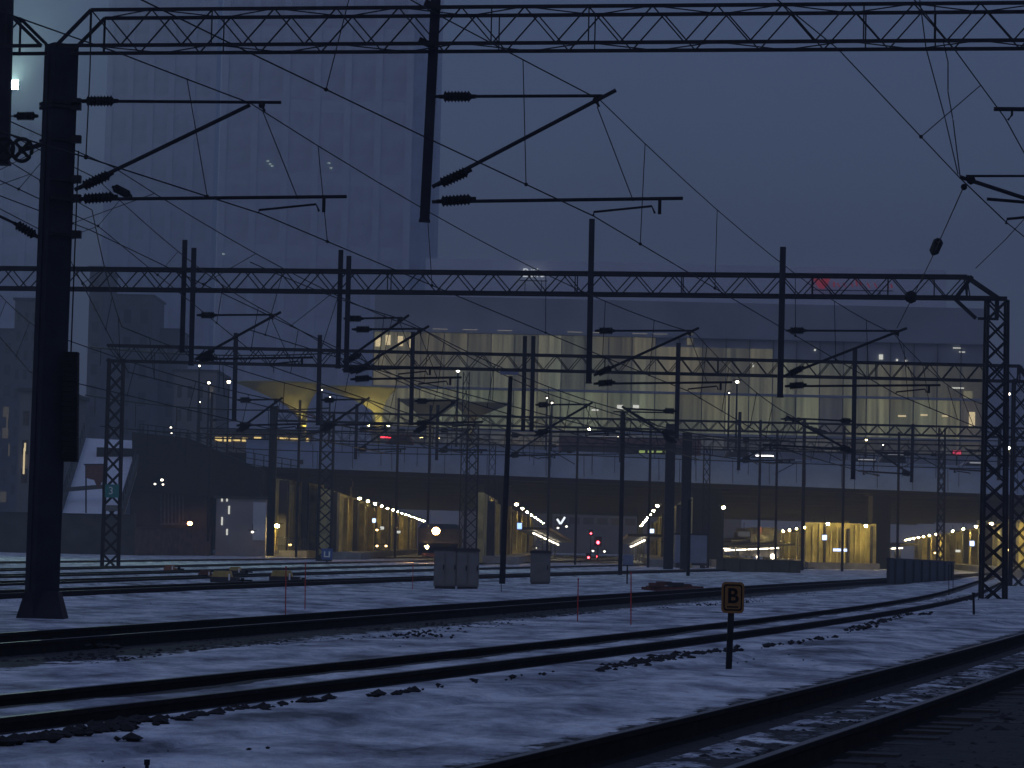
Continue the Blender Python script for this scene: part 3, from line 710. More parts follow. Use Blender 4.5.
# stakes
stk = None
for px, pt, pb, lab, mm in ((577.5,580,622.5,'thin red snow stake left of the other one near the middle track',redm),(631,574,626.5,'thin red snow stake nearest the letter B sign',redm),
        (285.5,568,615,'thin red stake in front of the yellow motor box, taller one',redm),(305,564,610,'thin red stake at the right end of the yellow motor box',redm),(412.5,564,590,'faint red stake left of the grey cabinet pair',redm),
        (949,566,597,'thin dark twin stake left of the crossbraced mast',steel),(953,566,595,'thinner dark stake beside the twin stake by the crossbraced mast',steel),(974,594,616,'short stout dark stake in front of the crossbraced right mast',steel),
        (501.5,583,592,'low dark stub at the foot of the blue headed pole',steel),(147.5,765,772,'tiny dark twig sticking out of the snow at the bottom left',steel)):
    b = gnd(px, pb); t = at(px+random.uniform(-.8, .8), pt, b.y); r_ = .011 if mm is redm else (.028 if px == 974 else .012)
    o = empty('snow_stake', b, lab, 'stake')
    mb = MB(); mb.tube([(b.x, b.y, -.1), t], r_, 6); mb.build('rod', mm, o)
    mb = MB(); mb.tube([t, t+Vector((0, 0, .03))], r_*1.5, 6); mb.build('cap', mm, o)
def mast_arm(px, pyt, pyb, Y, label, arms, lat=False):
    b = at(px, pyb, Y); t = at(px, pyt, Y); b.z = max(0, b.z) if b.z < .5 else b.z
    o = empty('catenary_mast', b, label, 'mast')
    if lat: lattice('mast', b.x, Y, b.z-.1, t.z, .5, .42, .4, .075, .04, o, 14)
    else: mb = MB(); mb.box((b.x, Y, (b.z+t.z)/2-.05), (.17, .17, t.z-b.z+.1)); mb.build('mast', steel, o)
    for yy, L_ in arms:
        q = at(px, yy, Y-.12); mb = MB(); mb.tube([q, q+Vector((L_, 0, .05))], .04); mb.tube([q-Vector((0, 0, .9)), q+Vector((L_*.8, 0, 0))], .035); mb.build('crossarm', steel, o)
        mb = MB(); insulator(mb, q+Vector((L_*.1, -.02, 0)), q+Vector((L_*.32, -.02, .01)), .13, 4); mb.build('insulator', black, o)
for a in ((395,398,556,200,'slim mast standing before the red tail lights on the bridge',((430,2.4),),False),(427,405,557,214,'slim mast with a short arm right of the second canopy',((436,-2.),),False),(462,372,560,206,'lattice mast rising beside the bridge lamp at left',((440,2.2),),True),
    (547,418,563,205,'thin mast left of the V shaped mark',((446,2.2),),False),(575,428,566,214,'thin mast above the red signals',((452,-2.),),False),(648,424,566,200,'thin mast just left of the thick twin mast',((446,-2.),),False),(758,420,570,208,'thin mast over the inner platforms',((440,2.3),(452,-1.8)),False),
    (775,430,570,216,'thinner mast right of the inner platforms',((462,2.),),False),(842,426,572,206,'thin mast before the short lit wall',((448,-2.2),),False),(897,432,574,212,'thin mast before the wall behind the crossbraced mast',((458,2.1),),False),(940,428,576,204,'lattice mast close to the crossbraced right mast',((455,-2.2),),True),
    (208,392,540,218,'thin mast before the dark stair ramp',((420,2.2),),False),(296,400,556,205,'thin mast below the largest canopy',((428,2.2),),False)): mast_arm(*a)
def span(label, x0, y0, x1, y1_, Y, sag, nd=0):
    a = at(x0, y0, Y); b_ = at(x1, y1_, Y); o = empty('span_wire', a, label, 'span wire'); pts = []
    for i in range(25): t = i/24; q = a.lerp(b_, t); q.z -= sag*4*t*(1-t); pts.append(q)
    mb = MB(); mb.tube(pts, .035, 4); mb.build('wire', wirem, o)
    for i in range(nd):
        q = pts[1+int(22*i/nd)]; mb = MB(); mb.tube([q, q-Vector((0, 0, .9+.5*(i % 3)))], .02, 4); mb.build('dropper', wirem, o)
span('upper span wire strung level before the glass facade', 300, 421, 1030, 441, 200, .3, 9)
span('second span wire strung level just above the parapet', 280, 430, 1030, 452, 204, .3, 12)
span('lowest span wire crossing in front of the pale parapet', 330, 443, 1030, 470, 210, .2, 10)
span('span wire before the red tail lights, left half only', 190, 446, 700, 452, 214, .4, 8)
span('slanting span wire right of the thick twin mast', 690, 436, 1030, 462, 206, .4, 6)
span('span wire high at left between the lattice mast and the post pairs', 90, 347, 350, 352, 150, .3, 4)
span('span wire at left below the third girder', 85, 395, 330, 408, 160, .4, 5)
span('span wire low at left before the stair ramp', 100, 426, 330, 432, 170, .3, 5)
# pile of old rails and sleepers
b = gnd(675, 592.5); o = empty('scrap_pile', b, 'low pile of rusty rails and old timbers lying in the snow beyond the third track', 'scrap pile')
s = b.y/F
for k in range(5):
    mb = MB(); x0 = b.x-30*s+random.uniform(-.1, .3); mb.beam((x0, b.y+k*.16, .08+.03*(k % 2)), (x0+48*s+random.uniform(0, .3), b.y+k*.16+random.uniform(-.3, .3), .1+.03*(k % 2)), .07, .13); mb.build('old_rail', rustm, o)
for k in range(5):
    mb = MB(); x0 = b.x-22*s+random.uniform(0, 32*s); mb.box((x0, b.y+random.uniform(-.1, .5), .19+.02*k), (15*s, .22, .11), random.uniform(-.3, .3)); mb.build('timber', concd if k % 2 else rustm, o)
# signal box on a post, dark barrier, low wall
b = gnd(627, 585); s = b.y/F; o = empty('ground_signal', b, 'small dark box on a thin post beyond the red stakes', 'ground signal')
mb = MB(); mb.tube([(b.x, b.y, -.1), (b.x, b.y, 20*s)], .03, 6); mb.build('post', steel, o)
mb = MB(); mb.box((b.x+.02, b.y, 25*s), (10*s, .25, 10*s)); mb.build('head', shedm, o)
def slab(name, label, cat, p0, p1, h0, h1, th, mtl, ribs=0, group=None, capm=None):
    p0 = Vector(p0); p1 = Vector(p1); d = (p1-p0); n = Vector((-d.y, d.x, 0)).normalized()*th
    o = empty(name, p0, label, cat, group)
    mb = MB(); z = Vector((0, 0, 1)); mb.prism([p0-z*.3, p1-z*.3, p1+z*h1, p0+z*h0], n); mb.build('panel', mtl, o)
    for k in range(ribs):
        t = (k+.5)/ribs; q = p0+d*t; mb = MB(); mb.beam(q-n*.2-z*.2, q-n*.2+z*(h0+(h1-h0)*t), .1); mb.build('rib', mtl, o)
    mb = MB(); mb.beam(p0+z*(h0+.03)+n*.5, p1+z*(h1+.03)+n*.5, th*1.5, .06); mb.build('cap', capm or mtl, o)
    return o
slab('barrier', 'dark sheet metal barrier standing in the snow left of the crossbraced mast', 'barrier', gnd(889.5, 584), gnd(954, 580), 1.1, .95, .14, darkm, 8)
slab('low_wall', 'low dark olive wall below the lit platform right of the container', 'wall', gnd(716, 571), gnd(797, 573.5), .78, .72, .3, mat('olive_concrete', (.07, .06, .035), .9, 0, .3, 1), 5)

# ------------------------------------------------------------------ bridge
Yb_ = lambda px: 232+18*(px-270)/754.
br0 = at(246, 466, Yb_(246)); br1 = at(1075, 497, Yb_(1075))
tp0 = at(246, 440.5, Yb_(246)); tp1 = at(1075, 471, Yb_(1075))
br = empty('road_bridge', br0, 'long road bridge with a pale blue grey parapet across the whole yard', 'bridge')
mb = MB(); mb.prism([br0, br1, tp1, tp0], (0, .35, 0))
p_ = mb.build('parapet', fascm, br)
for t in np.linspace(.03, .97, 22):
    mb = MB(); q0 = br0.lerp(br1, t); q1 = tp0.lerp(tp1, t); mb.beam(q0+Vector((0, -.012, .1)), q1+Vector((0, -.012, -.1)), .05, .02); mb.build('panel_joint', concd, p_)
mb = MB(); mb.beam(tp0+Vector((0, .15, .05)), tp1+Vector((0, .15, .05)), .5, .1); mb.build('coping', fascm, br)
mb = MB(); dz = Vector((0, 0, .25)); far = Vector((0, 250, 0)); du = (br1-br0).normalized()
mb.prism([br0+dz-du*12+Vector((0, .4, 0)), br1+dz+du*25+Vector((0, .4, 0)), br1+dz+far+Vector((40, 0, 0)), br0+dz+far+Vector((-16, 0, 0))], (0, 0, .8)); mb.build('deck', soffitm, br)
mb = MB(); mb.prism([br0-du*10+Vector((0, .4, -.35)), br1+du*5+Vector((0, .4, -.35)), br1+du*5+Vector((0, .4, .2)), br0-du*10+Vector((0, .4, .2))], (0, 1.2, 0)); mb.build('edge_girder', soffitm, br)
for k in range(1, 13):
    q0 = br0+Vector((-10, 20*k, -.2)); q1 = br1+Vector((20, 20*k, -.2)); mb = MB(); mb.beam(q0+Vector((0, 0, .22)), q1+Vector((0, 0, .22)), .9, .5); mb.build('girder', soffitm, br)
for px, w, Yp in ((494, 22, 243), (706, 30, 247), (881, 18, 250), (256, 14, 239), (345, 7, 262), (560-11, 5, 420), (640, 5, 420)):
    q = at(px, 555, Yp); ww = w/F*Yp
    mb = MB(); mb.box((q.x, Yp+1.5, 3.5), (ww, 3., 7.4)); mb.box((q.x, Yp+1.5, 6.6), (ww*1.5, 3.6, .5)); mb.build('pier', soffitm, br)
# drain spouts and small fixings on the parapet face
mb = MB()
for px, py in ((748, 476), (820, 470), (300, 462), (598, 470), (945, 486)):
    q = at(px, py, Yb_(px)-.08); mb.box(q, (.5, .15, .35))
mb.build('parapet_box', concd, br)
# stair ramp at the left end of the bridge, with dark side and railing
Yr = 228.; rp = at(150, 556, Yr)
rm = empty('stair_ramp', Vector((rp.x, Yr, 0)), 'dark covered stair ramp sloping down to the left end of the bridge', 'ramp')
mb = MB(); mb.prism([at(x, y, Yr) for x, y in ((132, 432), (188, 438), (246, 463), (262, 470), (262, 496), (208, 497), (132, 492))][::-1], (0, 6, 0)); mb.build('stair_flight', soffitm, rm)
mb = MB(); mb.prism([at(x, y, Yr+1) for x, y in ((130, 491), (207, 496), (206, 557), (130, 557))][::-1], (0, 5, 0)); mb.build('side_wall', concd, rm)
mb = MB(); pr = [at(x, y, Yr-.1) for x, y in ((140, 424), (188, 430), (246, 452), (300, 461))]
for a, b_ in zip(pr[:-1], pr[1:]):
    for dzz in (0, -.45, -.9): mb.beam(a+Vector((0, 0, dzz)), b_+Vector((0, 0, dzz)), .06)
    for k in range(6): q = a.lerp(b_, k/6); mb.beam(q, q-Vector((0, 0, 1.2)), .07)
mb.build('railing', steel, rm)
mb = MB()
for x in np.linspace(161, 183, 7): mb.beam(at(x, 484, Yr+.8), at(x, 524, Yr+.8), .1)
mb.beam(at(160, 524, Yr+.8), at(191, 524, Yr+.8), .16); mb.build('bar_screen', steel2, rm)
# retaining wall, snow covered ramp
w0 = at(-40, 556, 207); w1 = at(134, 556, 207)
zt0 = at(70, 514, 207).z
slab('retaining_wall', 'long dark concrete retaining wall at the left below the snowy ramp', 'wall', (w0.x, 207, 0), (w1.x, 207, 0), zt0, zt0, .6, concd, 0)
w2 = at(134, 556, 207.2); w3 = at(246, 557, 226)
slab('retaining_wall', 'stained wall with a brick coloured patch under the orange lamp', 'wall', (w2.x, 207.2, 0), (at(210, 557, 224).x, 224, 0), 2.0, 2.0, .5, brick, 0)
sr = empty('snow_ramp', at(88, 514, 208), 'sloping embankment ramp covered in clean snow between dark kerbs at left', 'ramp')
mb = MB(); lo0, lo1 = at(60, 513, 207.7), at(121, 514, 207.7); hi0, hi1 = at(84, 438, 236), at(143, 441, 236)
mb.prism([lo0, lo1, hi1, hi0], (0, 0, -1.)); cleansnow = mat('clean_snow', (.78, .79, .82), .8, 0, .06, 2, .3); mb.build('snow_cover', cleansnow, sr)
for a, b_ in ((lo0, hi0), (lo1, hi1)):
    mb = MB(); mb.beam(a+Vector((0, -.1, .05)), b_+Vector((0, -.1, .05)), .35, .7); mb.build('kerb', concd, sr)
    mb = MB(); mb.beam(a+Vector((0, -.1, 1.2)), b_+Vector((0, -.1, 1.2)), .07)
    for k in range(12): q = a.lerp(b_, k/11); mb.beam(q, q+Vector((0, -.1, 1.2)), .07)
    mb.build('railing', steel, sr)
mb = MB(); mb.beam(at(61, 490, 211.5), at(110, 486, 211.5), .5, .3); mb.build('step_edge', concd, sr)
rs = empty('notice_board', at(95, 490, 206), 'rust red board on posts in front of the snowy ramp', 'board')
mb = MB(); mb.prism([at(x, y, 206) for x, y in ((86, 465), (104, 465), (104, 478), (98, 489), (94, 480), (86, 478))][::-1], (0, .12, 0)); mb.build('panel', rustm, rs)
mb = MB(); mb.beam(at(84, 464.5, 206.1), at(105, 464.5, 206.1), .1); mb.beam(at(86, 464, 206.1), at(86, 513, 206.1), .1); mb.beam(at(103, 464, 206.1), at(103, 513, 206.1), .1); mb.build('frame', steel, rs)
# number sign on third gantry mast
q = at(112, 491, Y3-.4); o = empty('number_sign', q, 'small teal sign with a pale number 3 on the lattice mast at left', 'sign')
s = Y3/F; mb = MB(); mb.box(q, (14*s, .03, 13*s)); pl = mb.build('plate', tealm, o); text('numeral', '3', 10.5*s, whitem, (q.x-1*s, q.y-.03, q.z), (1, 0, 0), (0, 0, 1), pl, .004)
mb = MB(); mb.box(q-Vector((0, 0, .75)), (12*s, .05, 6*s)); mb.build('lower_plate', cabm, o)
q = at(327, 554, 172); s = q.y/F; o = empty('plate_sign', Vector((q.x, q.y, 0)), 'blue plate with a pale U shaped mark at the foot of a lattice mast', 'sign')
mb = MB(); mb.box(q, (11*s, .04, 11*s)); pl = mb.build('plate', bluem, o)
mb = MB(); mb.beam(q+Vector((-2.4*s, -.03, 2.6*s)), q+Vector((-2.4*s, -.03, -2.4*s)), 1.3*s, .02); mb.beam(q+Vector((2.4*s, -.03, 2.6*s)), q+Vector((2.4*s, -.03, -2.4*s)), 1.3*s, .02); mb.beam(q+Vector((-3*s, -.03, -2.6*s)), q+Vector((3*s, -.03, -2.6*s)), .02, 1.2*s); mb.build('mark', whitem, pl)
mb = MB(); mb.tube([(q.x, q.y+.06, 0), q+Vector((0, .06, 0))], .05); mb.build('post', steel, o)
# blue grey container beyond
q = at(691, 563, 205); s = 205/F; o = empty('equipment_container', q, 'blue grey equipment container beside the twin mast', 'container')
H = 28*s; W = 31*s; zc_ = q.z+H/2
mb = MB(); mb.box((q.x, 206, zc_), (W, 2., H)); mb.build('body', shedm, o)
for k in range(9): pass
mb = MB(); mb.box((q.x, 206, q.z+H+.05), (W+.15, 2.15, .12)); mb.build('roof', steel, o)
mb = MB(); mb.box((q.x+W*.22, 204.97, zc_-.1), (W*.34, .05, H*.8)); mb.build('door', shedm, o)
for sx in (-.4, .4): mb = MB(); mb.box((q.x+sx*W, 206, q.z/2-.05), (.25, 1.6, q.z+.1)); mb.build('footing', concd, o)

# ------------------------------------------------------------------ tunnel walls with lamps
lamp_proto = None
def wall_lamp(p, label, group, mtl=L_wall, r=.115):
    global lamp_proto
    o = empty('wall_lamp', p, label, 'lamp', group)
    if lamp_proto is None or lamp_proto[2] != (mtl, r):
        mb = MB(); mb.ball(p, r, 8, .75); d_ = mb.build('bulb', mtl, o); mb = MB(); mb.box(p+Vector((0, 0, r+.03)), (r*6, r*6, .06)); mb.tube([p+Vector((0, 0, r)), p+Vector((0, 0, r+.5))], .03); h_ = mb.build('housing', steel, o); lamp_proto = (d_, h_, (mtl, r))  # housing plate widened to keep the bulb's light off the deck above
    else:
        for s_ in lamp_proto[:2]: c = s_.copy(); COL.objects.link(c); c.parent = o
    return o
def tunnel_wall(p0, p1, h, label, side, nf, lab_l, lamp_px=None, nl=12, hl=None, group=None, out=.55, h1=None, lm=None):
    """p0 near end, p1 far end (ground); side=+1 the lit face looks to +x"""
    p0 = Vector(p0); p1 = Vector(p1); d = p1-p0; L = d.length; d.normalize(); n = Vector((d.y, -d.x, 0))*side
    o = empty('platform_wall', p0, label, 'wall'); z = Vector((0, 0, 1))
    mb = MB(); mb.prism([p0-z*.2, p1-z*.2, p1+z*h, p0+z*h], -n*.5); mb.build('backing', wallyel, o)
    for k in range(nf):
        t = (k+random.uniform(.3, .7))/nf; q = p0+d*(L*t); wd = random.uniform(.2, .45)*L/nf
        dep = random.uniform(.15, .65)*(2.3 if lm else 1); mb = MB(); a = q+d*wd
        mb.prism([q+n*.003, a+n*.003, a+n*dep, q+n*dep], z*(h-random.uniform(0, .5))); mb.build('fin', wallyel if k % 4 else concd, o)
    mb = MB(); mb.prism([p0+n*2.6-z*.2, p1+n*2.6-z*.2, p1+n*.0-z*.2, p0+n*.0-z*.2], z*.75); mb.build('platform', conc, o)
    if hl:
        for (t) in np.linspace(lamp_px[0], lamp_px[1], nl):
            wall_lamp(p0+d*(L*t)+n*out+z*hl, lab_l, group, lm or L_wall, .09 if lm else .115)
    return o
# row helper: wall through the lamp row measured in the picture at a given lamp height
def row(pxa, pya, pxb, pyb, zl, label, side, nf, lab_l, nl, group, out=1.9, ext0=-.12, ext1=.1, h=None, lm=None):
    a = onz(pxa, pya, zl); b_ = onz(pxb, pyb, zl); a.z = b_.z = 0
    d = (b_-a); n = Vector((d.y, -d.x, 0)).normalized()*side
    p0 = a+d*ext0-n*out; p1 = b_+d*ext1-n*out; T = 1-ext0+ext1
    return tunnel_wall(p0, p1, h or zl+.5, label, side, nf, lab_l, (-ext0/T, (1-ext0)/T), nl, zl, group, out, lm=lm)
row(359.5,498.5,424,521,4.75,'long ribbed wall lit yellow left of the train headlights',1,26,'small round lamp in the descending row above the yellow wall left of the train','16' and 15,'lamps over the wall left of the train', ext0=-.05)
row(516.5,504.5,543,523,4.55,'narrow ribbed wall lit yellow left of the open tunnel mouth',1,12,'small round lamp in the row above the narrow wall left of the tunnel mouth',8,'lamps left of the tunnel mouth', ext0=-.12)
row(657.5,506,641,526,4.6,'narrow ribbed wall lit yellow right of the open tunnel mouth',-1,12,'small round lamp in the steep row right of the tunnel mouth',8,'lamps right of the tunnel mouth', ext0=-.06)
row(723.5,507.5,697,523.5,4.6,'low platform parapet behind the blue grey container',-1,5,'small round lamp in the row above the blue grey container',6,'lamps above the container', ext0=.05, h=.8)
row(824.5,524,768,534,3.7,'broad ribbed wall lit yellow between the slim mast and the dark pier',-1,26,'small round lamp in the row over the broad wall right of centre',9,'lamps over the broad wall right of centre', ext0=.12, out=2.6, lm=L_wall2)
fw0 = at(806, 572, 238); fw1 = at(874, 573, 240)
tunnel_wall((fw1.x, 239, 0), (fw0.x, 239, 0), 3.8, 'short ribbed wall facing the tracks between the broad wall and the dark pier', -1, 12, '', None)
for px, py in ((828, 524), (866, 526)): wall_lamp(at(px, py, 236.2), 'small round lamp at the top of the short wall beside the dark pier', 'lamps on the short wall beside the dark pier', L_wall, .13)
row(1011,520,906,540,3.7,'ribbed yellow wall behind the crossbraced right mast',-1,34,'small round lamp in the row above the wall behind the crossbraced mast',13,'lamps over the wall behind the crossbraced mast', ext0=-.03, out=2.8, lm=L_wall2)
# lit recess wall at the left (fence like slots) with one bright lamp
a = at(274, 556, 228); b_ = at(322, 555, 252); a.z = b_.z = 0
tunnel_wall(a, b_, 6.2, 'tall slotted wall glowing yellow beside the white stair tower', 1, 9, '', None)
for px, py, lab in ((277,526,'bright orange wall lamp at the left edge of the slotted yellow wall'),(290,545,'low lamp behind the fence of the slotted yellow wall')):
    wall_lamp(at(px, py, 227.5 if px < 280 else 231), lab, None, L_wall if px < 280 else L_low, .17 if px < 280 else .13)
fn = empty('mesh_fence', at(300, 556, 227), 'waist high fence before the slotted yellow wall', 'fence')
mb = MB(); fa, fb = at(274, 537, 227), at(308, 539, 234)
for dzz in (0, -.6, -1.2): mb.beam(fa+Vector((0, 0, dzz)), fb+Vector((0, 0, dzz)), .05)
for k in range(16): q = fa.lerp(fb, k/15); mb.beam(q, q-Vector((0, 0, 1.35)), .05)
mb.build('railing', steel2, fn)
# lit signs, clocks on the walls
def blob(px, py, Y, w, h, mtl, name, label, cat, body=steel):
    q = at(px, py, Y); s = Y/F; o = empty(name, q, label, cat)
    mb = MB(); mb.box(q+Vector((0, .1, 0)), (w*s*1.12, .18, h*s*1.12)); mb.build('housing', body, o)
    mb = MB(); mb.box(q-Vector((0, .012, 0)), (w*s, .03, h*s)); mb.build('face', mtl, o)
    mb = MB(); mb.tube([q+Vector((0, .1, h*s*.5)), q+Vector((0, .1, h*s*.5+.6))], .03, 5); mb.build('hanger', steel, o); return o
blob(519.5,526,238,4.5,6,L_blue,'platform_sign','small blue lit platform sign left of the tunnel mouth','sign')
blob(652,531,236,4,4,L_bluew,'platform_clock','white lit clock face on the wall right of the tunnel mouth','clock')
blob(374,520.5,234,3.4,4,L_bluew,'platform_clock','white lit clock on the wall left of the train','clock')
blob(824.5,537.5,232,4.5,5,L_bluew,'platform_clock','blue white lit clock on the broad wall right of centre','clock')
blob(972,543.5,200,4.5,5,L_bluew,'platform_clock','white lit clock just left of the crossbraced mast','clock')
blob(479,525,240,3,7,L_blue,'platform_sign','dim blue sign on the dark pier left of centre','sign')
blob(840,550,233,14,2.6,L_bluew,'information_board','wide pale lit information board on the broad wall','board')
blob(382,528,236,4,3,L_winw,'platform_sign','small white sign beside the clock left of the train','sign')
blob(398,532,250,5,2.5,L_winw,'platform_sign','small white sign farther along the wall left of the train','sign')
blob(958,551,212,5,2.5,L_winw,'platform_sign','small white sign left of the lattice mast at right','sign')
blob(816,546,240,5,2.5,L_winw,'platform_sign','small white sign left of the wide information board','sign')
for k,(px, py, Y, w) in enumerate(((377,530,236,1.6),(377,546,236,2.),(386,546,238,1.6),(505,536,260,4),(803,547,250,3),(1009,550,205,1.6),(935,553,260,4))):
    wall_lamp(at(px, py, Y), ('low warm lamp beside the clock left of the train', 'lowest lamp at the foot of the yellow wall, left one', 'lowest lamp at the foot of the yellow wall, right one', 'pale lamp behind the dark pier left of centre', 'lamp at the foot of the slim mast', 'small lamp right of the lattice mast', 'lamp low on the wall behind the dark barrier')[k], None, L_low, .11)
# V mark hanging at the tunnel mouth
q = at(560.5, 521, 300); s = 300/F; o = empty('lit_mark', q, 'bright white V shaped lit mark hanging in the tunnel mouth', 'sign')
mb = MB(); mb.beam(at(557, 519, 300), at(560.5, 524, 300), .22, .2); mb.beam(at(560.5, 524, 300), at(565, 517, 300), .22, .2); mb.build('mark', emit('mark_white', (.85, .92, 1), 1.6), o)
mb = MB(); mb.beam(at(560.5, 517, 300.3), at(560.5, 510, 300.3), .06); mb.beam(at(556, 517, 300.3), at(566, 517, 300.3), .06); mb.build('hanger', steel, o)
# railway signals with red lamps
for px, py, Y, r, lab in ((598,542.5,300,.30,'brightest red signal in the tunnel mouth'),(591,533.5,330,.2,'upper dim red signal in the tunnel mouth'),(588.5,557.5,300,.2,'lowest red signal near the rails in the tunnel mouth'),(597,556.5,320,.13,'tiny red signal beside the lowest one in the tunnel mouth')):
    q = at(px, py, Y); o = empty('railway_signal', Vector((q.x, Y, 0)), lab, 'signal'); mb = MB(); mb.box(q+Vector((0, .12, .1)), (r*2.6, .2, r*3.4)); mb.build('head', black, o)
    mb = MB(); mb.ball(q-Vector((0, .06, 0)), r*.55, 8); mb.build('red_light', L_red, o); mb = MB(); mb.tube([(q.x, Y+.2, 0), q+Vector((0, .2, 0))], .07); mb.build('post', steel, o)
for px, py, lab in ((593,551,'small white lamp left of the two under the red signals'),(604.5,551.5,'small white lamp right of the two under the red signals'),(566.5,526.5,'faint white lamp beside the V shaped mark'),(535.5,548,'white lamp over the low platform left of the tunnel mouth'),(631,546.5,'white lamp at the end of the platform right of the tunnel mouth'),(666,544,'white lamp in front of the twin mast'),(558,528,'faint round lamp just under the V mark')):
    wall_lamp(at(px, py, 300 if px != 666 else 200), lab, None, L_stair, .12)
# lamp at post 721, stair lamps, orange lamp
def lamp_on_post(px, py, pyb, Y, label, r=.2, mtl=L_white, zb=0., base=None):
    q = at(px, py, Y); z0 = zb if base is None else base
    o = empty('street_lamp', Vector((q.x, Y, z0)), label, 'street lamp')
    mb = MB(); mb.tube([(q.x, Y, z0), (q.x, Y, q.z+.1)], [.11, .08], 8); mb.build('pole', steel, o)
    mb = MB(); mb.box(q+Vector((-.0, -.1, .16)), (r*3.4, .4, .12)); mb.build('lamp_head', steel, o)
    mb = MB(); mb.ball(q-Vector((0, .15, .0)), r*.8, 8, .7); mb.build('bulb', mtl, o); return o
lamp_on_post(723, 508, 567, 232, 'lit lamp post standing before the inner platforms right of centre', .17)
for px, py, lab, r in ((162,480,'brightest of the white lamps clustered under the stair ramp',.2),(155,484,'left one of the white lamps clustered under the stair ramp',.15),(163,484.5,'lower one of the white lamps clustered under the stair ramp',.14),(171,427.5,'upper white lamp on top of the stair ramp',.14),(171.5,433,'lower white lamp on top of the stair ramp',.12)):
    wall_lamp(at(px, py, 225), lab, None, L_stair, r*.62)
wall_lamp(at(190, 523.5, 226), 'orange red lamp above the brick wall by the stair ramp', None, emit('lamp_orange', (1., .33, .1), 60), .2)
# stair tower under the bridge
q = at(240, 557, 226); s = 226/F; o = empty('stair_tower', Vector((q.x, 226, 0)), 'pale stair tower with narrow lit slit windows under the left end of the bridge', 'tower')
ztw = at(240, 499, 226).z; W = 50*s
mb = MB(); mb.box((q.x, 227.2, ztw/2), (W, 2.4, ztw)); mb.build('wall', mat('white_render', (.30, .29, .30), .9, 0, .15, .6), o)
mb = MB(); mb.box((q.x+W*.37, 225.9, ztw*.62), (W*.26, .12, ztw*.66)); mb.build('glazed_bay', towerp, o)
mb = MB(); mb.box((q.x, 227.2, ztw+.1), (W+.4, 2.7, .2)); mb.build('roof', concd, o)
for px, py, h in ((222,499,5),(227,499,5),(229,510,8),(222,521,8),(227,532,6)):
    c = at(px, py, 225.97); mb = MB(); mb.box(c, (1.5*s, .05, h*s)); mb.build('slit_window', L_winw, o)
wall_lamp(at(252.5, 532, 224.8), 'small white lamp on the pale stair tower', None, L_stair, .11)
# shunting train with three headlights
q = at(438, 556, 205); tz = at(436, 531, 204).z; o = empty('train', Vector((q.x, 205, 0)), 'dark train front with blazing amber headlights beyond the grey cabinets', 'train')
W = 2.9; mb = MB(); mb.box((q.x, 212, 1.45), (W, 14, 1.9)); mb.box((q.x, 205.5, .95), (W*.96, 1., .9)); mb.build('body', traingrey, o)
mb = MB(); mb.prism([Vector((q.x-W/2, 205, 2.4)), Vector((q.x+W/2, 205, 2.4)), Vector((q.x+W*.42, 205.4, 2.75)), Vector((q.x-W*.42, 205.4, 2.75))], (0, 12, 0)); mb.build('cab_roof', traingrey, o)
mb = MB(); mb.box((q.x-.6, 204.97, 1.75), (.9, .05, .55)); mb.box((q.x+.6, 204.97, 1.75), (.9, .05, .55)); mb.build('windscreen', glassm, o)
mb = MB(); q2 = Vector((at(436, 531, 204.95).x, 204.95, tz)); mb.tube([q2, q2-Vector((0, .03, 0))], .24, 14); mb.build('headlight', L_star, o); mb = MB(); mb.tube([q2+Vector((0, .02, 0)), q2-Vector((0, .012, 0))], .31, 18); mb.build('headlight_halo', emit('amber_halo', (1., .38, .06), .9), o)  # glowing orange disc added round the lens, painting its halo
for sgn, px in ((0, 427), (1, 448)): c = at(px, 547+3*sgn, 204.85); mb = MB(); mb.tube([c+Vector((0, .12, 0)), c-Vector((0, .02, 0))], .11, 12); mb.build('headlight', L_dim, o)
mb = MB(); mb.box((q.x, 204.8, .55), (2.2, .3, .25)); mb.build('buffer_beam', rustm, o)
# commuter train with two white headlights in the inner platforms
c0, c1 = at(758, 557, 300), at(773, 556.5, 300); xc = (c0.x+c1.x)/2
o = empty('train', Vector((xc, 300, 0)), 'pale commuter train front with two round white headlights under the right of the bridge', 'train')
mb = MB(); mb.box((xc, 312, 2.1), (3., 23, 2.6)); mb.box((xc, 312, 3.6), (2.5, 23, .4)); mb.build('body', farm, o)
mb = MB(); mb.box((xc, 300.47, 2.55), (2.4, .06, .9)); mb.build('windscreen', glassm, o)
for c, r in ((c0, .16), (c1, .26)): mb = MB(); mb.ball(Vector((c.x, 300.3, c.z)), r, 10); mb.build('headlight', L_white, o)
# inner platform canopies with strip lights
def canopy(px0, py0, px1, py1, Y0, Y1, label, w=3.2, zoff=.3, n=6, mtl=L_strip):
    a = at(px0, py0, Y0); b_ = at(px1, py1, Y1); o = empty('platform_canopy', Vector((a.x, a.y, 0)), label, 'canopy')
    d = b_-a; n_ = Vector((-d.y, d.x, 0)).normalized()
    mb = MB(); mb.prism([a+n_*w/2+Vector((0, 0, zoff)), b_+n_*w/2+Vector((0, 0, zoff)), b_-n_*w/2+Vector((0, 0, zoff)), a-n_*w/2+Vector((0, 0, zoff))], (0, 0, .25)); mb.build('roof', traingrey, o)
    for k in range(n):
        mb = MB(); mb.beam(a.lerp(b_, (k+.08)/n), a.lerp(b_, (k+.84)/n), .14, .1); mb.build('light_strip', mtl, o)
    for k in range(4):
        p = a.lerp(b_, (k+.3)/4); mb = MB(); mb.beam((p.x, p.y, 0), (p.x, p.y, a.z+zoff), .2); mb.build('post', steel2, o)
    return o
canopy(715,545.5,766,541.5,285,340,'inner platform canopy with bright light strips right of the container',n=6)
canopy(720,548.5,772,545,300,350,'middle inner platform canopy with light strips between the two others',n=5)
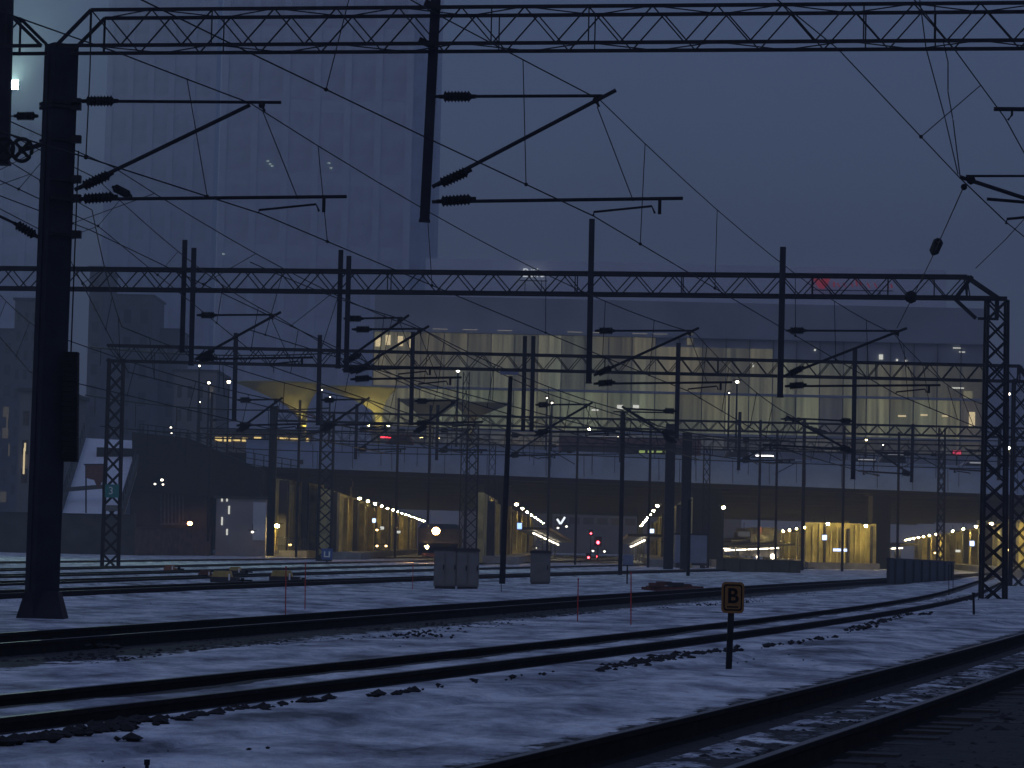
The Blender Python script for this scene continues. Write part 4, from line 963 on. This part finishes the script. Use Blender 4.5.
canopy(712,551,780,548,275,300,'lower platform canopy with dim light strips right of the container',n=6)
canopy(533,533,559,545,280,345,'platform canopy with light strips left of the open tunnel mouth',n=6)
canopy(645,540,631,547,270,340,'platform canopy with light strips right of the open tunnel mouth',n=4)
canopy(884,549,903,548,285,300,'short lit canopy seen between the dark pier and the wall behind the mast',n=3)
for k,(px,py,c) in enumerate(((712,540,oran),(719,537,oran),(760,530,oran),(744,534,towerp))):
    q = at(px, py, 300); o = empty('advert_panel', q, ('reddish lit panel left above the inner platforms','second reddish lit panel above the inner platforms','reddish lit panel highest above the inner platforms','pale tilted screen hanging above the inner platforms')[k], 'panel')
    s = 300/F; mb = MB(); mb.box(q, ((3 if k < 3 else 12)*s, .1, (6 if k < 3 else 5)*s)); mb.build('face', emit('panel_glow%d' % k, (1., .3, .14) if k < 3 else (.5, .55, .65), .35 if k < 3 else .09), o)
    mb = MB(); mb.beam(q+Vector((0, .1, .2)), q+Vector((0, .1, 1.2)), .06); mb.build('hanger', steel, o)
# building seen through the tunnel mouth
o = empty('office_block', at(600, 560, 620), 'dim grey block far behind the tunnel mouth', 'building')
mb = MB(); mb.box((at(600, 560, 620).x, 625, 11), (60, 10, 22)); mb.build('wall', farm, o)
mb = MB(); mb.box((at(600, 560, 620).x, 625, 22.2), (61, 11, .5)); mb.build('roof', concd, o)
for k in range(6): mb = MB(); mb.box((at(560+14*k, 540, 620).x, 619.9, 7), (2.2, .1, 1.4)); mb.build('window', glassm, o)

# ------------------------------------------------------------------ on the bridge: lamps, vehicles, canopies
zd = 8.15
for px, py, Y, r, lab in ((458,371,262,.34,'tall lit street lamp on the bridge left of the blue headed pole'),(737,382,270,.36,'brightest lit street lamp on the bridge right of centre'),(729,393,268,.12,'dim lamp beside the brightest street lamp right of centre'),(547,398,268,.17,'lit street lamp on the bridge left of a pair before the glass facade'),(552,403,275,.2,'lower lit street lamp of the pair before the glass facade'),
    (1007.5,394,262,.5,'brightest street lamp at the right edge behind the lattice mast'),(1006,419,270,.36,'lower street lamp at the right edge behind the lattice mast'),(199.5,366,262,.2,'tallest street lamp at the left of the lit canopies'),(209,383,270,.3,'second street lamp left of the lit canopies'),(229,382,275,.4,'elongated street lamp at the left rim of the first canopy'),
    (589,429,280,.3,'amber lamp low on the bridge before the glass facade'),(745.5,440,275,.18,'warm lamp low on the bridge right of centre'),(866,440,275,.18,'warm lamp low on the bridge left of the crossbraced mast'),(883,445,280,.13,'faint lamp low on the bridge near the crossbraced mast'),(1016,441,280,.16,'lamp low at the right edge of the bridge'),(1009,448,275,.2,'warm lamp low beside the right edge of the bridge'),(322,390,280,.12,'tiny lamp between the first and second canopies'),(330,397,282,.14,'tiny lamp below the rim of the second canopy'),(200,402,275,.13,'small lamp below the tall ones left of the canopies'),(618,437,276,.1,'tiny lamp low on the bridge at the centre'),(403,436,280,.12,'tiny lamp above the red tail lights')):
    q = at(px, py, Y); lamp_on_post(px, py, 0, Y, lab, r*.6, L_white if px not in (589, 745.5, 866, 1009) else L_wall, base=zd)
def car(px, Y, k, ltype, label, van=False):
    q = at(px, 455, Y); x = q.x; o = empty('car', Vector((x, Y, zd)), label, 'car' if not van else 'van'); mt = carm[k]
    h = 1.5 if not van else 2.3
    mb = MB(); mb.prism([Vector((x+a, Y-.85, zd+b_)) for a, b_ in ((-2.1,.3),(2.1,.3),(2.15,.75),(1.95,.9),(1.0,.95),(.45,h),(-1.2,h),(-2.0,.95),(-2.15,.8))], (0, 1.7, 0)); mb.build('body', mt, o)
    mb = MB(); mb.prism([Vector((x+a, Y-.87, zd+b_)) for a, b_ in ((.85,.98),(.4,h-.08),(-1.1,h-.08),(-1.7,.98))], (0, 1.74, 0)); mb.build('window', glassm, o)
    for sx in (-1.35, 1.35):
        for sy in (-.85, .85): mb = MB(); mb.tube([(x+sx, Y+sy-.1, zd+.32), (x+sx, Y+sy+.1, zd+.32)], .32, 12); mb.build('wheel', black, o)
    zz = zd+1.05
    for sy in (-.6, .6):
        if ltype in 'hb': mb = MB(); mb.box((x+2.12, Y+sy, zd+.72), (.12, .35, .16)); mb.build('headlight', L_head, o)
        if ltype in 'tb': mb = MB(); mb.box((x-2.12, Y+sy, zd+.85), (.12, .3, .2)); mb.build('tail_light', L_tail, o)
    mb = MB(); mb.box((x-.2 if ltype != 't' else x-1.6, Y-.87, zd+h-.12 if ltype != 't' else zd+h-.25), (1.5 if ltype != 't' else .9, .06, .09)); mb.build('roof_light', (L_head if px == 766 else L_faint) if ltype != 't' else L_tail, o)
    mb = MB(); mb.box((x-.2, Y, zd+h+.04), (1.4, 1.2, .06)); mb.build('roof', mt, o)
for px, Y, k, lt, lab, v in ((405,245,1,'t','car with glowing red tail lights above the left of the parapet',True),(423,250,0,'t','dark car just ahead of the red lit one on the bridge',False),(766,250,2,'h','pale car with a bright white light right of centre on the bridge',False),(741,262,0,'h','dark car with a long dim light right of the twin mast',True),(868,254,0,'h','dark car with a white light between the slim mast and the right mast',False),(979,256,2,'h','pale car half hidden by the crossbraced right mast',False),(897,262,0,'h','dark van with a faint light strip left of the crossbraced mast',True),(655,254,0,'g','car with greenish roof light beside the twin mast',False),(350,252,0,'b','dark car under the second lit canopy',False),(480,258,0,'h','dark car left of the blue headed pole on the bridge',False),(540,258,2,'h','pale car right of the blue headed pole on the bridge',False)):
    car(px, Y, k, lt if lt != 'g' else 'h', lab, v)
q = at(655, 452, 252); o = empty('taxi_sign', q, 'row of green yellow lit blocks above the parapet beside the twin mast', 'sign')
for k in range(4): mb = MB(); mb.box(q+Vector((.75*(k-1.5), 0, 0)), (.5, .2, .22)); mb.build('light_block', L_gy, o)
mb = MB(); mb.box(q+Vector((0, .2, -.1)), (3.4, .2, .5)); mb.build('housing', black, o)
mb = MB(); mb.box(q+Vector((0, .2, -.9)), (.2, .2, 1.4)); mb.build('post', steel, o)
q = at(957, 452.5, 300); o = empty('lit_sign', q, 'small red lit sign above the parapet left of the crossbraced mast', 'sign')
mb = MB(); mb.box(q, (.85, .1, .42)); mb.build('face', emit('red_box', (1., .08, .16), .7), o); mb = MB(); mb.box(q+Vector((0, .15, 0)), (1., .16, .55)); mb.build('housing', black, o)
mb = MB(); mb.box(q+Vector((0, .15, -1.2)), (.15, .15, 2)); mb.build('post', steel, o)
# articulated bus
q = at(630, 446, 276); o = empty('bus', Vector((q.x, 276, zd)), 'long dark red bus with a pale light line along its roof behind the parapet', 'bus')
zt = at(630, 437.5, 275).z
mb = MB(); mb.box((q.x, 277.3, (zd+.35+zt)/2), (13.5, 2.5, zt-zd-.35)); mb.build('body', busm, o)
mb = MB(); mb.box((q.x-.2, 276.03, zt-1.15), (12.6, .06, .75)); mb.build('window', glassm, o)
mb = MB(); mb.box((q.x-2.2, 276.2, zt+.05), (5.4, .1, .1)); mb.build('roof_light', emit('roof_line', (.8, .85, 1.), .5), o)
for sx in (-5, -.5, 5): mb = MB(); mb.tube([(q.x+sx, 276.05, zd+.5), (q.x+sx, 276.4, zd+.5)], .5, 12); mb.build('wheel', black, o)
# shop glow band left
for x0, x1, lab in ((214,250,'left row of yellow lit shop windows above the parapet'),(253,262,'short yellow lit kiosk window between the rows'),(268,310,'right row of yellow lit shop windows above the parapet')):
    a = at(x0, 439, 292); b_ = at(x1, 440.5, 292); o = empty('kiosk', Vector((a.x, 292, zd)), lab, 'kiosk'); W = b_.x-a.x
    mb = MB(); mb.box((a.x+W/2, 293.6, (zd+a.z+.6)/2), (W+.3, 3, a.z+.6-zd)); mb.build('wall', farm, o)
    mb = MB(); mb.box((a.x+W/2, 293.4, a.z+.8), (W+.9, 4, .3)); mb.build('roof', concd, o)
    n_ = max(1, int(W/.9))
    for k in range(n_):
        mb = MB(); mb.box((a.x+W*(k+.5)/n_, 292.06, a.z), (W/n_*.78, .06, random.uniform(.25, .5))); mb.build('window', L_yel, o)
# funnel canopies
def funnel(pxl, pxr, pyt, pxs, pys, Y, label, lens=None):
    l = at(pxl, pyt, Y); r_ = at(pxr, pyt+2.5, Y); st = at(pxs, pys, Y); cx = (l.x+r_.x)/2; Rr = (r_.x-l.x)/2; zt = (l.z+r_.z)/2
    o = empty('funnel_canopy', Vector((st.x, Y, zd)), label, 'canopy'); H = zt-st.z; b = MB(); n = 40; rings = 12
    for i in range(rings+1):
        t = i/rings; rad = .35+(Rr-.35)*t**1.15; z = st.z+H*(t**.7 if t > 0 else 0)
        c = Vector((st.x+(cx-st.x)*t, Y, 0))
        for j in range(n):
            a = 2*math.pi*j/n; w = 1+.03*math.cos(8*a)*t
            b.v.append(Vector((c.x+rad*w*math.cos(a), Y+rad*.8*w*math.sin(a), z)))
    for i in range(rings):
        for j in range(n): b.face([i*n+j, i*n+(j+1) % n, (i+1)*n+(j+1) % n, (i+1)*n+j])
    b.build('membrane', canm, o, smooth=True)
    mb = MB(); mb.tube([(st.x, Y, zd), (st.x, Y, st.z+.1)], [.3, .36], 12); mb.build('stem', canm, o)
    rim = b.v[-n:]; mb = MB(); mb.tube(list(rim)+[rim[0]], .07, 5); mb.build('rim', canm, o)
    for a in (.6, 2.6, 3.9, 5.4):
        p = Vector((st.x+1.15*math.cos(a), Y+1.0*math.sin(a), st.z-1.1)); mb = MB(); mb.tube([p-Vector((0, 0, .12)), p], [.1, .13], 8); lp = mb.build('uplight', steel, o); mb = MB(); mb.tube([p+Vector((0, 0, .005)), p+Vector((0, 0, .03))], .11, 8); mb.build('lens', lens or L_can, lp)
        mb = MB(); mb.beam(p-Vector((0, 0, .1)), (st.x, Y, st.z-1.2), .05); mb.build('bracket', steel, o)
funnel(235,322,382,303,420,292,'largest funnel canopy, lit yellow from below, above the left end of the bridge')
funnel(318,396,386.5,379,415,298,'second funnel canopy, lit yellow, with its stem at the right')
funnel(398,462,399,430,428,318,'dim third funnel canopy between the lit ones and the lamp post', L_canlow)
funnel(452,512,402,470,424,312,'fourth funnel canopy, glowing faintly, behind the blue headed pole', L_canlow)

# ------------------------------------------------------------------ buildings
def facade_mat(name, c0, c1, s0, s1):
    M = bpy.data.materials.new(name); M.use_nodes = True; nt = M.node_tree; N = nt.nodes.new; lk = nt.links.new; b = nt.nodes['Principled BSDF']
    b.inputs['Base Color'].default_value = (.1, .1, .1, 1); b.inputs['Roughness'].default_value = .4
    oi = N('ShaderNodeObjectInfo'); geo = N('ShaderNodeNewGeometry'); sp = N('ShaderNodeMapping'); sp.inputs['Scale'].default_value = (1.9, 1.9, .07); lk(geo.outputs['Position'], sp.inputs[0])
    n = N('ShaderNodeTexNoise'); n.inputs['Scale'].default_value = 1.; n.inputs['Detail'].default_value = 4; lk(sp.outputs[0], n.inputs['Vector'])
    mr = N('ShaderNodeMapRange'); mr.inputs['From Min'].default_value = .3; mr.inputs['From Max'].default_value = .7; mr.inputs['To Min'].default_value = .45; mr.inputs['To Max'].default_value = 1.4; lk(n.outputs['Fac'], mr.inputs[0])
    n2 = N('ShaderNodeTexNoise'); n2.inputs['Scale'].default_value = .11; n2.inputs['Detail'].default_value = 2; lk(geo.outputs['Position'], n2.inputs['Vector'])
    rr_ = N('ShaderNodeValToRGB'); rr_.color_ramp.elements[0].color = (*c0, 1); rr_.color_ramp.elements[1].color = (*c1, 1); rr_.color_ramp.elements[0].position = .35; rr_.color_ramp.elements[1].position = .65; lk(n2.outputs['Fac'], rr_.inputs[0])
    pw = N('ShaderNodeMath'); pw.operation = 'POWER'; lk(oi.outputs['Random'], pw.inputs[0]); pw.inputs[1].default_value = 1.3
    ra = N('ShaderNodeMapRange'); ra.inputs['To Min'].default_value = s0; ra.inputs['To Max'].default_value = s1; lk(pw.outputs[0], ra.inputs[0])
    mu = N('ShaderNodeMath'); mu.operation = 'MULTIPLY'; lk(mr.outputs[0], mu.inputs[0]); lk(ra.outputs[0], mu.inputs[1])
    lk(rr_.outputs[0], b.inputs['Emission Color']); lk(mu.outputs[0], b.inputs['Emission Strength']); return M
fm_lo = facade_mat('backlit_glass_lower', (1., .92, .5), (.84, .95, .58), .085, .175)
fm_hi = facade_mat('backlit_glass_upper', (1., .88, .50), (.86, .92, .62), .05, .135)
fm_dk = facade_mat('backlit_glass_dim', (.9, .78, .55), (.6, .7, .8), .035, .08)
YM = 330.
xl, xr = at(372, 400, YM).x, at(985, 400, YM).x
zf = [at(640, y, YM).z for y in (447, 434, 392, 337)]   # storeys, from the picture
zroof = at(640, 300, YM).z
mall = empty('shopping_mall', Vector((xl, YM, zd)), 'wide glass fronted mall glowing pale yellow behind the bridge, its top lost in fog', 'building')
mb = MB(); mb.box(((xl+xr)/2, YM+21, (zd+zroof)/2), (xr-xl, 40, zroof-zd)); mb.build('wall', mallm, mall)
zt2 = at(640, 263, YM+24).z
mb = MB(); mb.box(((xl+xr)/2+2, YM+44, (zroof+zt2)/2), (xr-xl-6, 40, zt2-zroof)); mb.build('upper_block', mat('hazed_mall_cladding', (.58, .62, .70), .8, 0, .1, .1), mall)  # upper block paled so it fades out; haze put into the colour
npan = 26; pwid = (xr-xl)/npan
floors = [(zf[0], zf[1], fm_dk), (zf[1]+.15, zf[2]-.12, fm_lo), (zf[2]+.12, zf[3], fm_hi)]
for z0, z1, fm in floors:
    pro = None; dark_run = False
    for k in range(npan):
        x = xl+pwid*(k+.5); hh = z1-z0
        if fm is fm_hi: hh = hh-(0 if k < 12 else 1.0 if k < 17 else 2.2)
        if pro is None or abs(pro[1]-hh) > .01:
            mb = MB(); mb.box((xl+pwid*.5, YM+.9, z0+hh/2), (pwid-.1, .12, hh)); o = mb.build('window', fm, mall); pro = (o, hh); o.location.x += k*pwid
        else: o = pro[0].copy(); COL.objects.link(o); o.parent = mall; o.location.x = k*pwid
        if random.random() < .05 or k in (19, 25) and fm is fm_lo: 
            o.data = o.data.copy(); o.data.materials[0] = fm_dk
mb = MB()
for k in range(npan+1): mb.box((xl+pwid*k, YM+.72, (zf[0]+zf[3])/2), (.09, .3, zf[3]-zf[0]))
mb.build('mullion', steel2, mall)
for z_, h_ in ((zf[1]+.1, .3), (zf[2], .28), (zf[3]+.2, .3)):
    mb = MB(); mb.box(((xl+xr)/2, YM+.65, z_), (xr-xl+.3, .5, h_)); mb.build('floor_band', mallm, mall)
mb = MB()
for px in (440, 470, 505, 575, 600, 640, 660): q = at(px, 329.5+(px-440)*.012, YM); mb.box((q.x, YM+.3, zf[3]+.42), (1.7, .08, .05))
mb.build('cornice_light', emit('cornice_glow', (1., .9, .7), .28), mall)
for px, py, w, h, mm in ((620,407,6,4,L_winw),(636,407,6,4,L_winw),(378,342,5,9,L_win),(388,340,5,10,L_win),(400,341,6,10,L_win),(412,343,5,9,L_win),(881,357,4,5,L_winw),(897,360,2,2,L_winw),(906,361,2.4,2,L_winw),(753,365,1.5,4,L_winw),(902,416,8,1.6,L_win),(924,415,7,1.6,L_win),(945,416,6,1.4,L_win),(972,420,6,16,L_win),(968,396,9,10,fm_lo),(958,388,12,1.2,L_winw),(815,350,1.8,1.8,L_winw),(957,348,8,.9,L_winw),(962,352,6,.8,L_winw),(595,410,7,1.5,L_winw),(690,338,6,14,fm_hi),(618,345,9,16,fm_hi)):
    q = at(px, py, YM+.75); s = YM/F; mb = MB(); mb.box(q, (w*s, .08, h*s)); mb.build('window', mm, mall)
# roof sign
q = at(533.5, 273.2, YM+23); s = (YM+23)/F
o = empty('roof_sign', q, 'white lit roof sign reading Böle half hidden by the middle girder', 'sign')
text('letters', 'Böle', 12.5*s, L_sign, q, (1, 0, .015), (0, 0, 1), o, .05)
mb = MB(); mb.box(q+Vector((0, .25, -.9)), (28*s, .12, .12)); mb.beam(q+Vector((-1, .3, -.8)), q+Vector((-1, .3, -2.2)), .1); mb.beam(q+Vector((1, .3, -.8)), q+Vector((1, .3, -2.2)), .1); mb.build('frame', steel, o)
q = at(855, 284, YM+23); o = empty('roof_sign', q, 'blurred red lit roof sign behind the right of the middle girder', 'sign')
mb = MB()
pr = [at(x, y, YM+23) for x, y in ((813,279),(817,277),(820,280),(824,276.5),(828,279),(831,277),(828,284),(824,289),(819,288))]; mb.prism(pr, (0, .2, 0))
mb.build('emblem', L_signr, o)
mb = MB()
for x0, x1, y0, y1_ in ((834,834,282,287),(837,840,283,287),(843,846,283,287),(856,857,279,286),(860,861,281,286),(851,853,283,287),(867,870,283,288),(874,877,283,288),(887,889,284,288),(891,892,284,288)): mb.beam(at(x0, y0, YM+23), at(x1, y1_, YM+23), .2, .12)
mb.build('letters', emit('sign_red_dim', (1., .07, .12), .15), o)
mb = MB(); mb.beam(at(812, 290, YM+23.4), at(893, 291, YM+23.4), .12); mb.beam(at(830, 290, YM+23.4), at(830, 296, YM+23.4), .12); mb.beam(at(880, 290, YM+23.4), at(880, 296, YM+23.4), .12); mb.build('frame', steel, o)
# towers in the fog
def tower(pxl, pxr, pyt, Y, nb, nf, label, z0=0., wm=towerp, gm=towerg, depth=22, pier=.24, win_h=.8):
    l = at(pxl, 400, Y).x; r_ = at(pxr, 400, Y).x; zt = at((pxl+pxr)/2, pyt, Y).z; W = r_-l
    o = empty('tower_block', Vector((l, Y, 0)), label, 'building')
    mb = MB(); mb.box(((l+r_)/2, Y+depth/2+.6, zt/2), (W, depth, zt)); mb.build('wall', wm, o)
    mb = MB(); bw = W/nb; fh = (zt-z0)/nf
    for k in range(nb+1): mb.box((l+bw*k, Y+.3, (zt+z0)/2), (bw*pier, .6, zt-z0))
    mb.build('pier_frame', wm, o)
    pro = None
    for i in range(nb):
        for j in range(nf):
            if pro is None: mb = MB(); mb.box((l+bw*.5, Y+.52, z0+fh*.5), (bw*(1-pier)-.02, .14, fh*win_h)); pro = mb.build('window', gm, o); c = pro
            else: c = pro.copy(); COL.objects.link(c); c.parent = o
            c.location.x = i*bw; c.location.z = j*fh
    return o
L_tw = emit('tower_window', (.8, 1., .9), .8)
T1 = tower(216, 402, -40, 830, 6, 8, 'tall pale tower with a grid of wide dark windows fading into the fog at left', gm=towerg, pier=.22, win_h=.82)
for px, py in ((268,161),(272,166),(270,164),(329,163),(331,168),(223.5,254),(319,352)):
    q = at(px, py, 829.9); mb = MB(); mb.box(q, (2.6*830/F, .1, .9*830/F)); mb.build('window', L_tw, T1)
tower(404, 432, -40, 880, 2, 14, 'slim tower beside the gridded one, almost lost in fog', pier=.3, win_h=.5)
tower(100, 204, -40, 900, 5, 12, 'faint tower far behind the heavy left mast', pier=.3, win_h=.6)
tower(-30, 40, 120, 820, 3, 10, 'faint tower block behind the pulley wheels at the left edge', pier=.3, win_h=.6)
def block(pxl, pxr, pyt, Y, label, wm, nb, nf, z0=0, lit=0, depth=15, slit=False):
    l = at(pxl, 400, Y).x; r_ = at(pxr, 400, Y).x; zt = at((pxl+pxr)/2, pyt, Y).z; W = r_-l
    o = empty('brick_building', Vector((l, Y, 0)), label, 'building')
    mb = MB(); mb.box(((l+r_)/2, Y+depth/2, zt/2), (W, depth, zt)); mb.build('wall', wm, o)
    mb = MB(); mb.box(((l+r_)/2, Y+depth/2, zt+.15), (W+.5, depth+.5, .3)); mb.build('roof', concd, o)
    fh = (zt-z0-1)/nf; bw = W/nb; pro = None
    for i in range(nb):
        for j in range(nf):
            mb = MB(); mb.box((l+bw*(i+.5), Y-.02, z0+fh*(j+.5)), (bw*.45, .1, fh*.5)); mb.build('window', L_dimwin if random.random() < lit else glassm, o)
    return o
L_dimwin = emit('dim_window', (1., .85, .6), .05)
block(86, 100, 268, 430, 'slender dark brick tower rising right of the heavy left mast', fogbrick, 1, 9, z0=12)
block(100, 150, 296, 450, 'dark brick block stepping down right of the slender tower', fogbrick, 3, 6, z0=12)
block(148, 176, 330, 460, 'lower dark brick block left of the gridded tower', fogbrick, 2, 5, z0=10)
block(174, 216, 372, 345, 'lowest dim block beside the street lamps at left', farm, 4, 4, z0=9, lit=.12)
block(12, 36, 300, 380, 'dark brick house visible left of the heavy mast', fogbrick, 3, 10, z0=6, lit=.03)
block(-40, 13, 330, 400, 'dark house at the left edge with a few lit slits', fogbrick, 4, 8, z0=5, lit=.12)
o = block(20, 60, 392, 240, 'low building behind the heavy mast with tall lit slits', farm, 3, 3, z0=5)
for px, py, h in ((9,450,12),(24,461,26),(7,425,20),(25,447,8)):
    q = at(px, py, 239.8 if px > 18 else 239.9); mb = MB(); mb.box(q, (.13, .08, h*.083)); mb.build('slit_window', L_dimwin if px < 20 else L_win, o)
tower(992, 1060, 366, 420, 3, 6, 'dim block at the right edge behind the lattice masts', pier=.3, win_h=.5, depth=12)
# floodlight mast behind the left mast
Yf_ = 150.; q = at(14, 85, Yf_); o = empty('floodlight_mast', Vector((q.x, Yf_, 0)), 'tall lattice floodlight mast with a blazing greenish lamp at the top left', 'floodlight')
mb = MB(); zt = q.z
for a in (-.25, .25):
    for b_ in (-.25, .25): mb.beam((q.x+a*1.4-1.1, Yf_+b_+.5, 0), (q.x+a-1.1, Yf_+b_+.5, zt+.3), .07)
for k in range(24):
    z0, z1 = zt*k/24, zt*(k+1)/24
    mb.beam((q.x-1.4, Yf_+.25, z0), (q.x-.8, Yf_+.25, z1), .04); mb.beam((q.x-.8, Yf_+.25, z0), (q.x-1.4, Yf_+.25, z1), .04)
mb.build('lattice_mast', steel2, o)
mb = MB(); mb.ball(q, .2, 12); mb.build('floodlight_lens', L_green, o)
spot = bpy.data.lights.new('floodlight_beam', 'SPOT'); spot.energy = 70000; spot.color = (.66, 1., .82); spot.spot_size = R(29); spot.spot_blend = 1.; spot.shadow_soft_size = .12
sob = bpy.data.objects.new('floodlight_beam', spot); COL.objects.link(sob); sob.location = q+Vector((.05, -.25, 0))
aim = (C0-q); aim.z = 0; aim.normalize(); aim.z = math.tan(R(4.2)); sob.rotation_euler = (-aim).to_track_quat('Z', 'Y').to_euler(); mb = MB(); mb.box(q+Vector((-.1, .35, .05)), (.6, .3, .5)); mb.build('lamp_housing', steel, o); mb = MB(); mb.beam(q+Vector((0, .4, -.1)), q+Vector((-1.1, .5, -.1)), .12); mb.build('crossarm', steel, o)

# ------------------------------------------------------------------ haze
HZ = MB(); HZ.box((0, 460, 53.5), (1300, 1060, 111))
haze = HZ.build('haze', mat('unused_surface', (1, 1, 1)), None, kind='stuff')
hm = bpy.data.materials.new('fog'); hm.use_nodes = True; nt = hm.node_tree
for n in list(nt.nodes):
    if n.type == 'BSDF_PRINCIPLED': nt.nodes.remove(n)
pv = nt.nodes.new('ShaderNodeVolumePrincipled'); pv.inputs['Color'].default_value = (.44, .47, .53, 1); pv.inputs['Density'].default_value = .0013; pv.inputs['Anisotropy'].default_value = .3
nt.links.new(pv.outputs[0], nt.nodes['Material Output'].inputs['Volume'])
haze.data.materials.clear(); haze.data.materials.append(hm)

# ------------------------------------------------------------------ sky, sun
W_ = bpy.data.worlds.new('World'); S.world = W_; W_.use_nodes = True; nt = W_.node_tree
bg = nt.nodes['Background']; sky = nt.nodes.new('ShaderNodeTexSky'); sky.sky_type = 'NISHITA'; sky.sun_disc = False
SE, SR = R(28), R(200)
sky.sun_elevation = SE; sky.sun_rotation = SR; sky.air_density = 1.; sky.dust_density = 1.5
mx = nt.nodes.new('ShaderNodeMix'); mx.data_type = 'RGBA'; mx.inputs[0].default_value = .9
mx.inputs[7].default_value = (.48, .675, 1.49, 1)
tcw = nt.nodes.new('ShaderNodeTexCoord'); sx = nt.nodes.new('ShaderNodeSeparateXYZ'); nt.links.new(tcw.outputs['Generated'], sx.inputs[0])
gr_ = nt.nodes.new('ShaderNodeMapRange'); gr_.inputs['From Min'].default_value = .1; gr_.inputs['From Max'].default_value = 1.; gr_.inputs['To Min'].default_value = .96; gr_.inputs['To Max'].default_value = 2.15; nt.links.new(sx.outputs['Z'], gr_.inputs[0])
cn = nt.nodes.new('ShaderNodeTexNoise'); cn.inputs['Scale'].default_value = 5.; cn.inputs['Detail'].default_value = 4; nt.links.new(tcw.outputs['Generated'], cn.inputs['Vector'])
cm = nt.nodes.new('ShaderNodeMapRange'); cm.inputs['To Min'].default_value = .85; cm.inputs['To Max'].default_value = 1.15; nt.links.new(cn.outputs['Fac'], cm.inputs[0])
ml_ = nt.nodes.new('ShaderNodeMath'); ml_.operation = 'MULTIPLY'; nt.links.new(gr_.outputs[0], ml_.inputs[0]); nt.links.new(cm.outputs[0], ml_.inputs[1])
sc_ = nt.nodes.new('ShaderNodeVectorMath'); sc_.operation = 'SCALE'; nt.links.new(mx.outputs[2], sc_.inputs[0]); nt.links.new(ml_.outputs[0], sc_.inputs['Scale'])
nt.links.new(sky.outputs[0], mx.inputs[6]); nt.links.new(sc_.outputs[0], bg.inputs[0]); bg.inputs[1].default_value = .091
sun = bpy.data.lights.new('sun', 'SUN'); sun.energy = .02; sun.angle = R(40); sun.color = (.85, .9, 1.)
so = bpy.data.objects.new('sun', sun); COL.objects.link(so)
az = SR; dirv = Vector((math.sin(az)*math.cos(SE), math.cos(az)*math.cos(SE), math.sin(R(50))))
so.rotation_euler = dirv.to_track_quat('Z', 'Y').to_euler()

# ------------------------------------------------------------------ render settings
S.view_settings.view_transform = 'Standard'; S.view_settings.look = 'None'; S.view_settings.exposure = 0; S.view_settings.gamma = 1
S.render.engine = 'CYCLES'; cy = S.cycles
cy.use_denoising = True; cy.max_bounces = 5; cy.diffuse_bounces = 3; cy.glossy_bounces = 2; cy.transmission_bounces = 2; cy.volume_bounces = 1; cy.transparent_max_bounces = 6
cy.use_adaptive_sampling = False; cy.sample_clamp_indirect = 2.; cy.caustics_reflective = False; cy.caustics_refractive = False
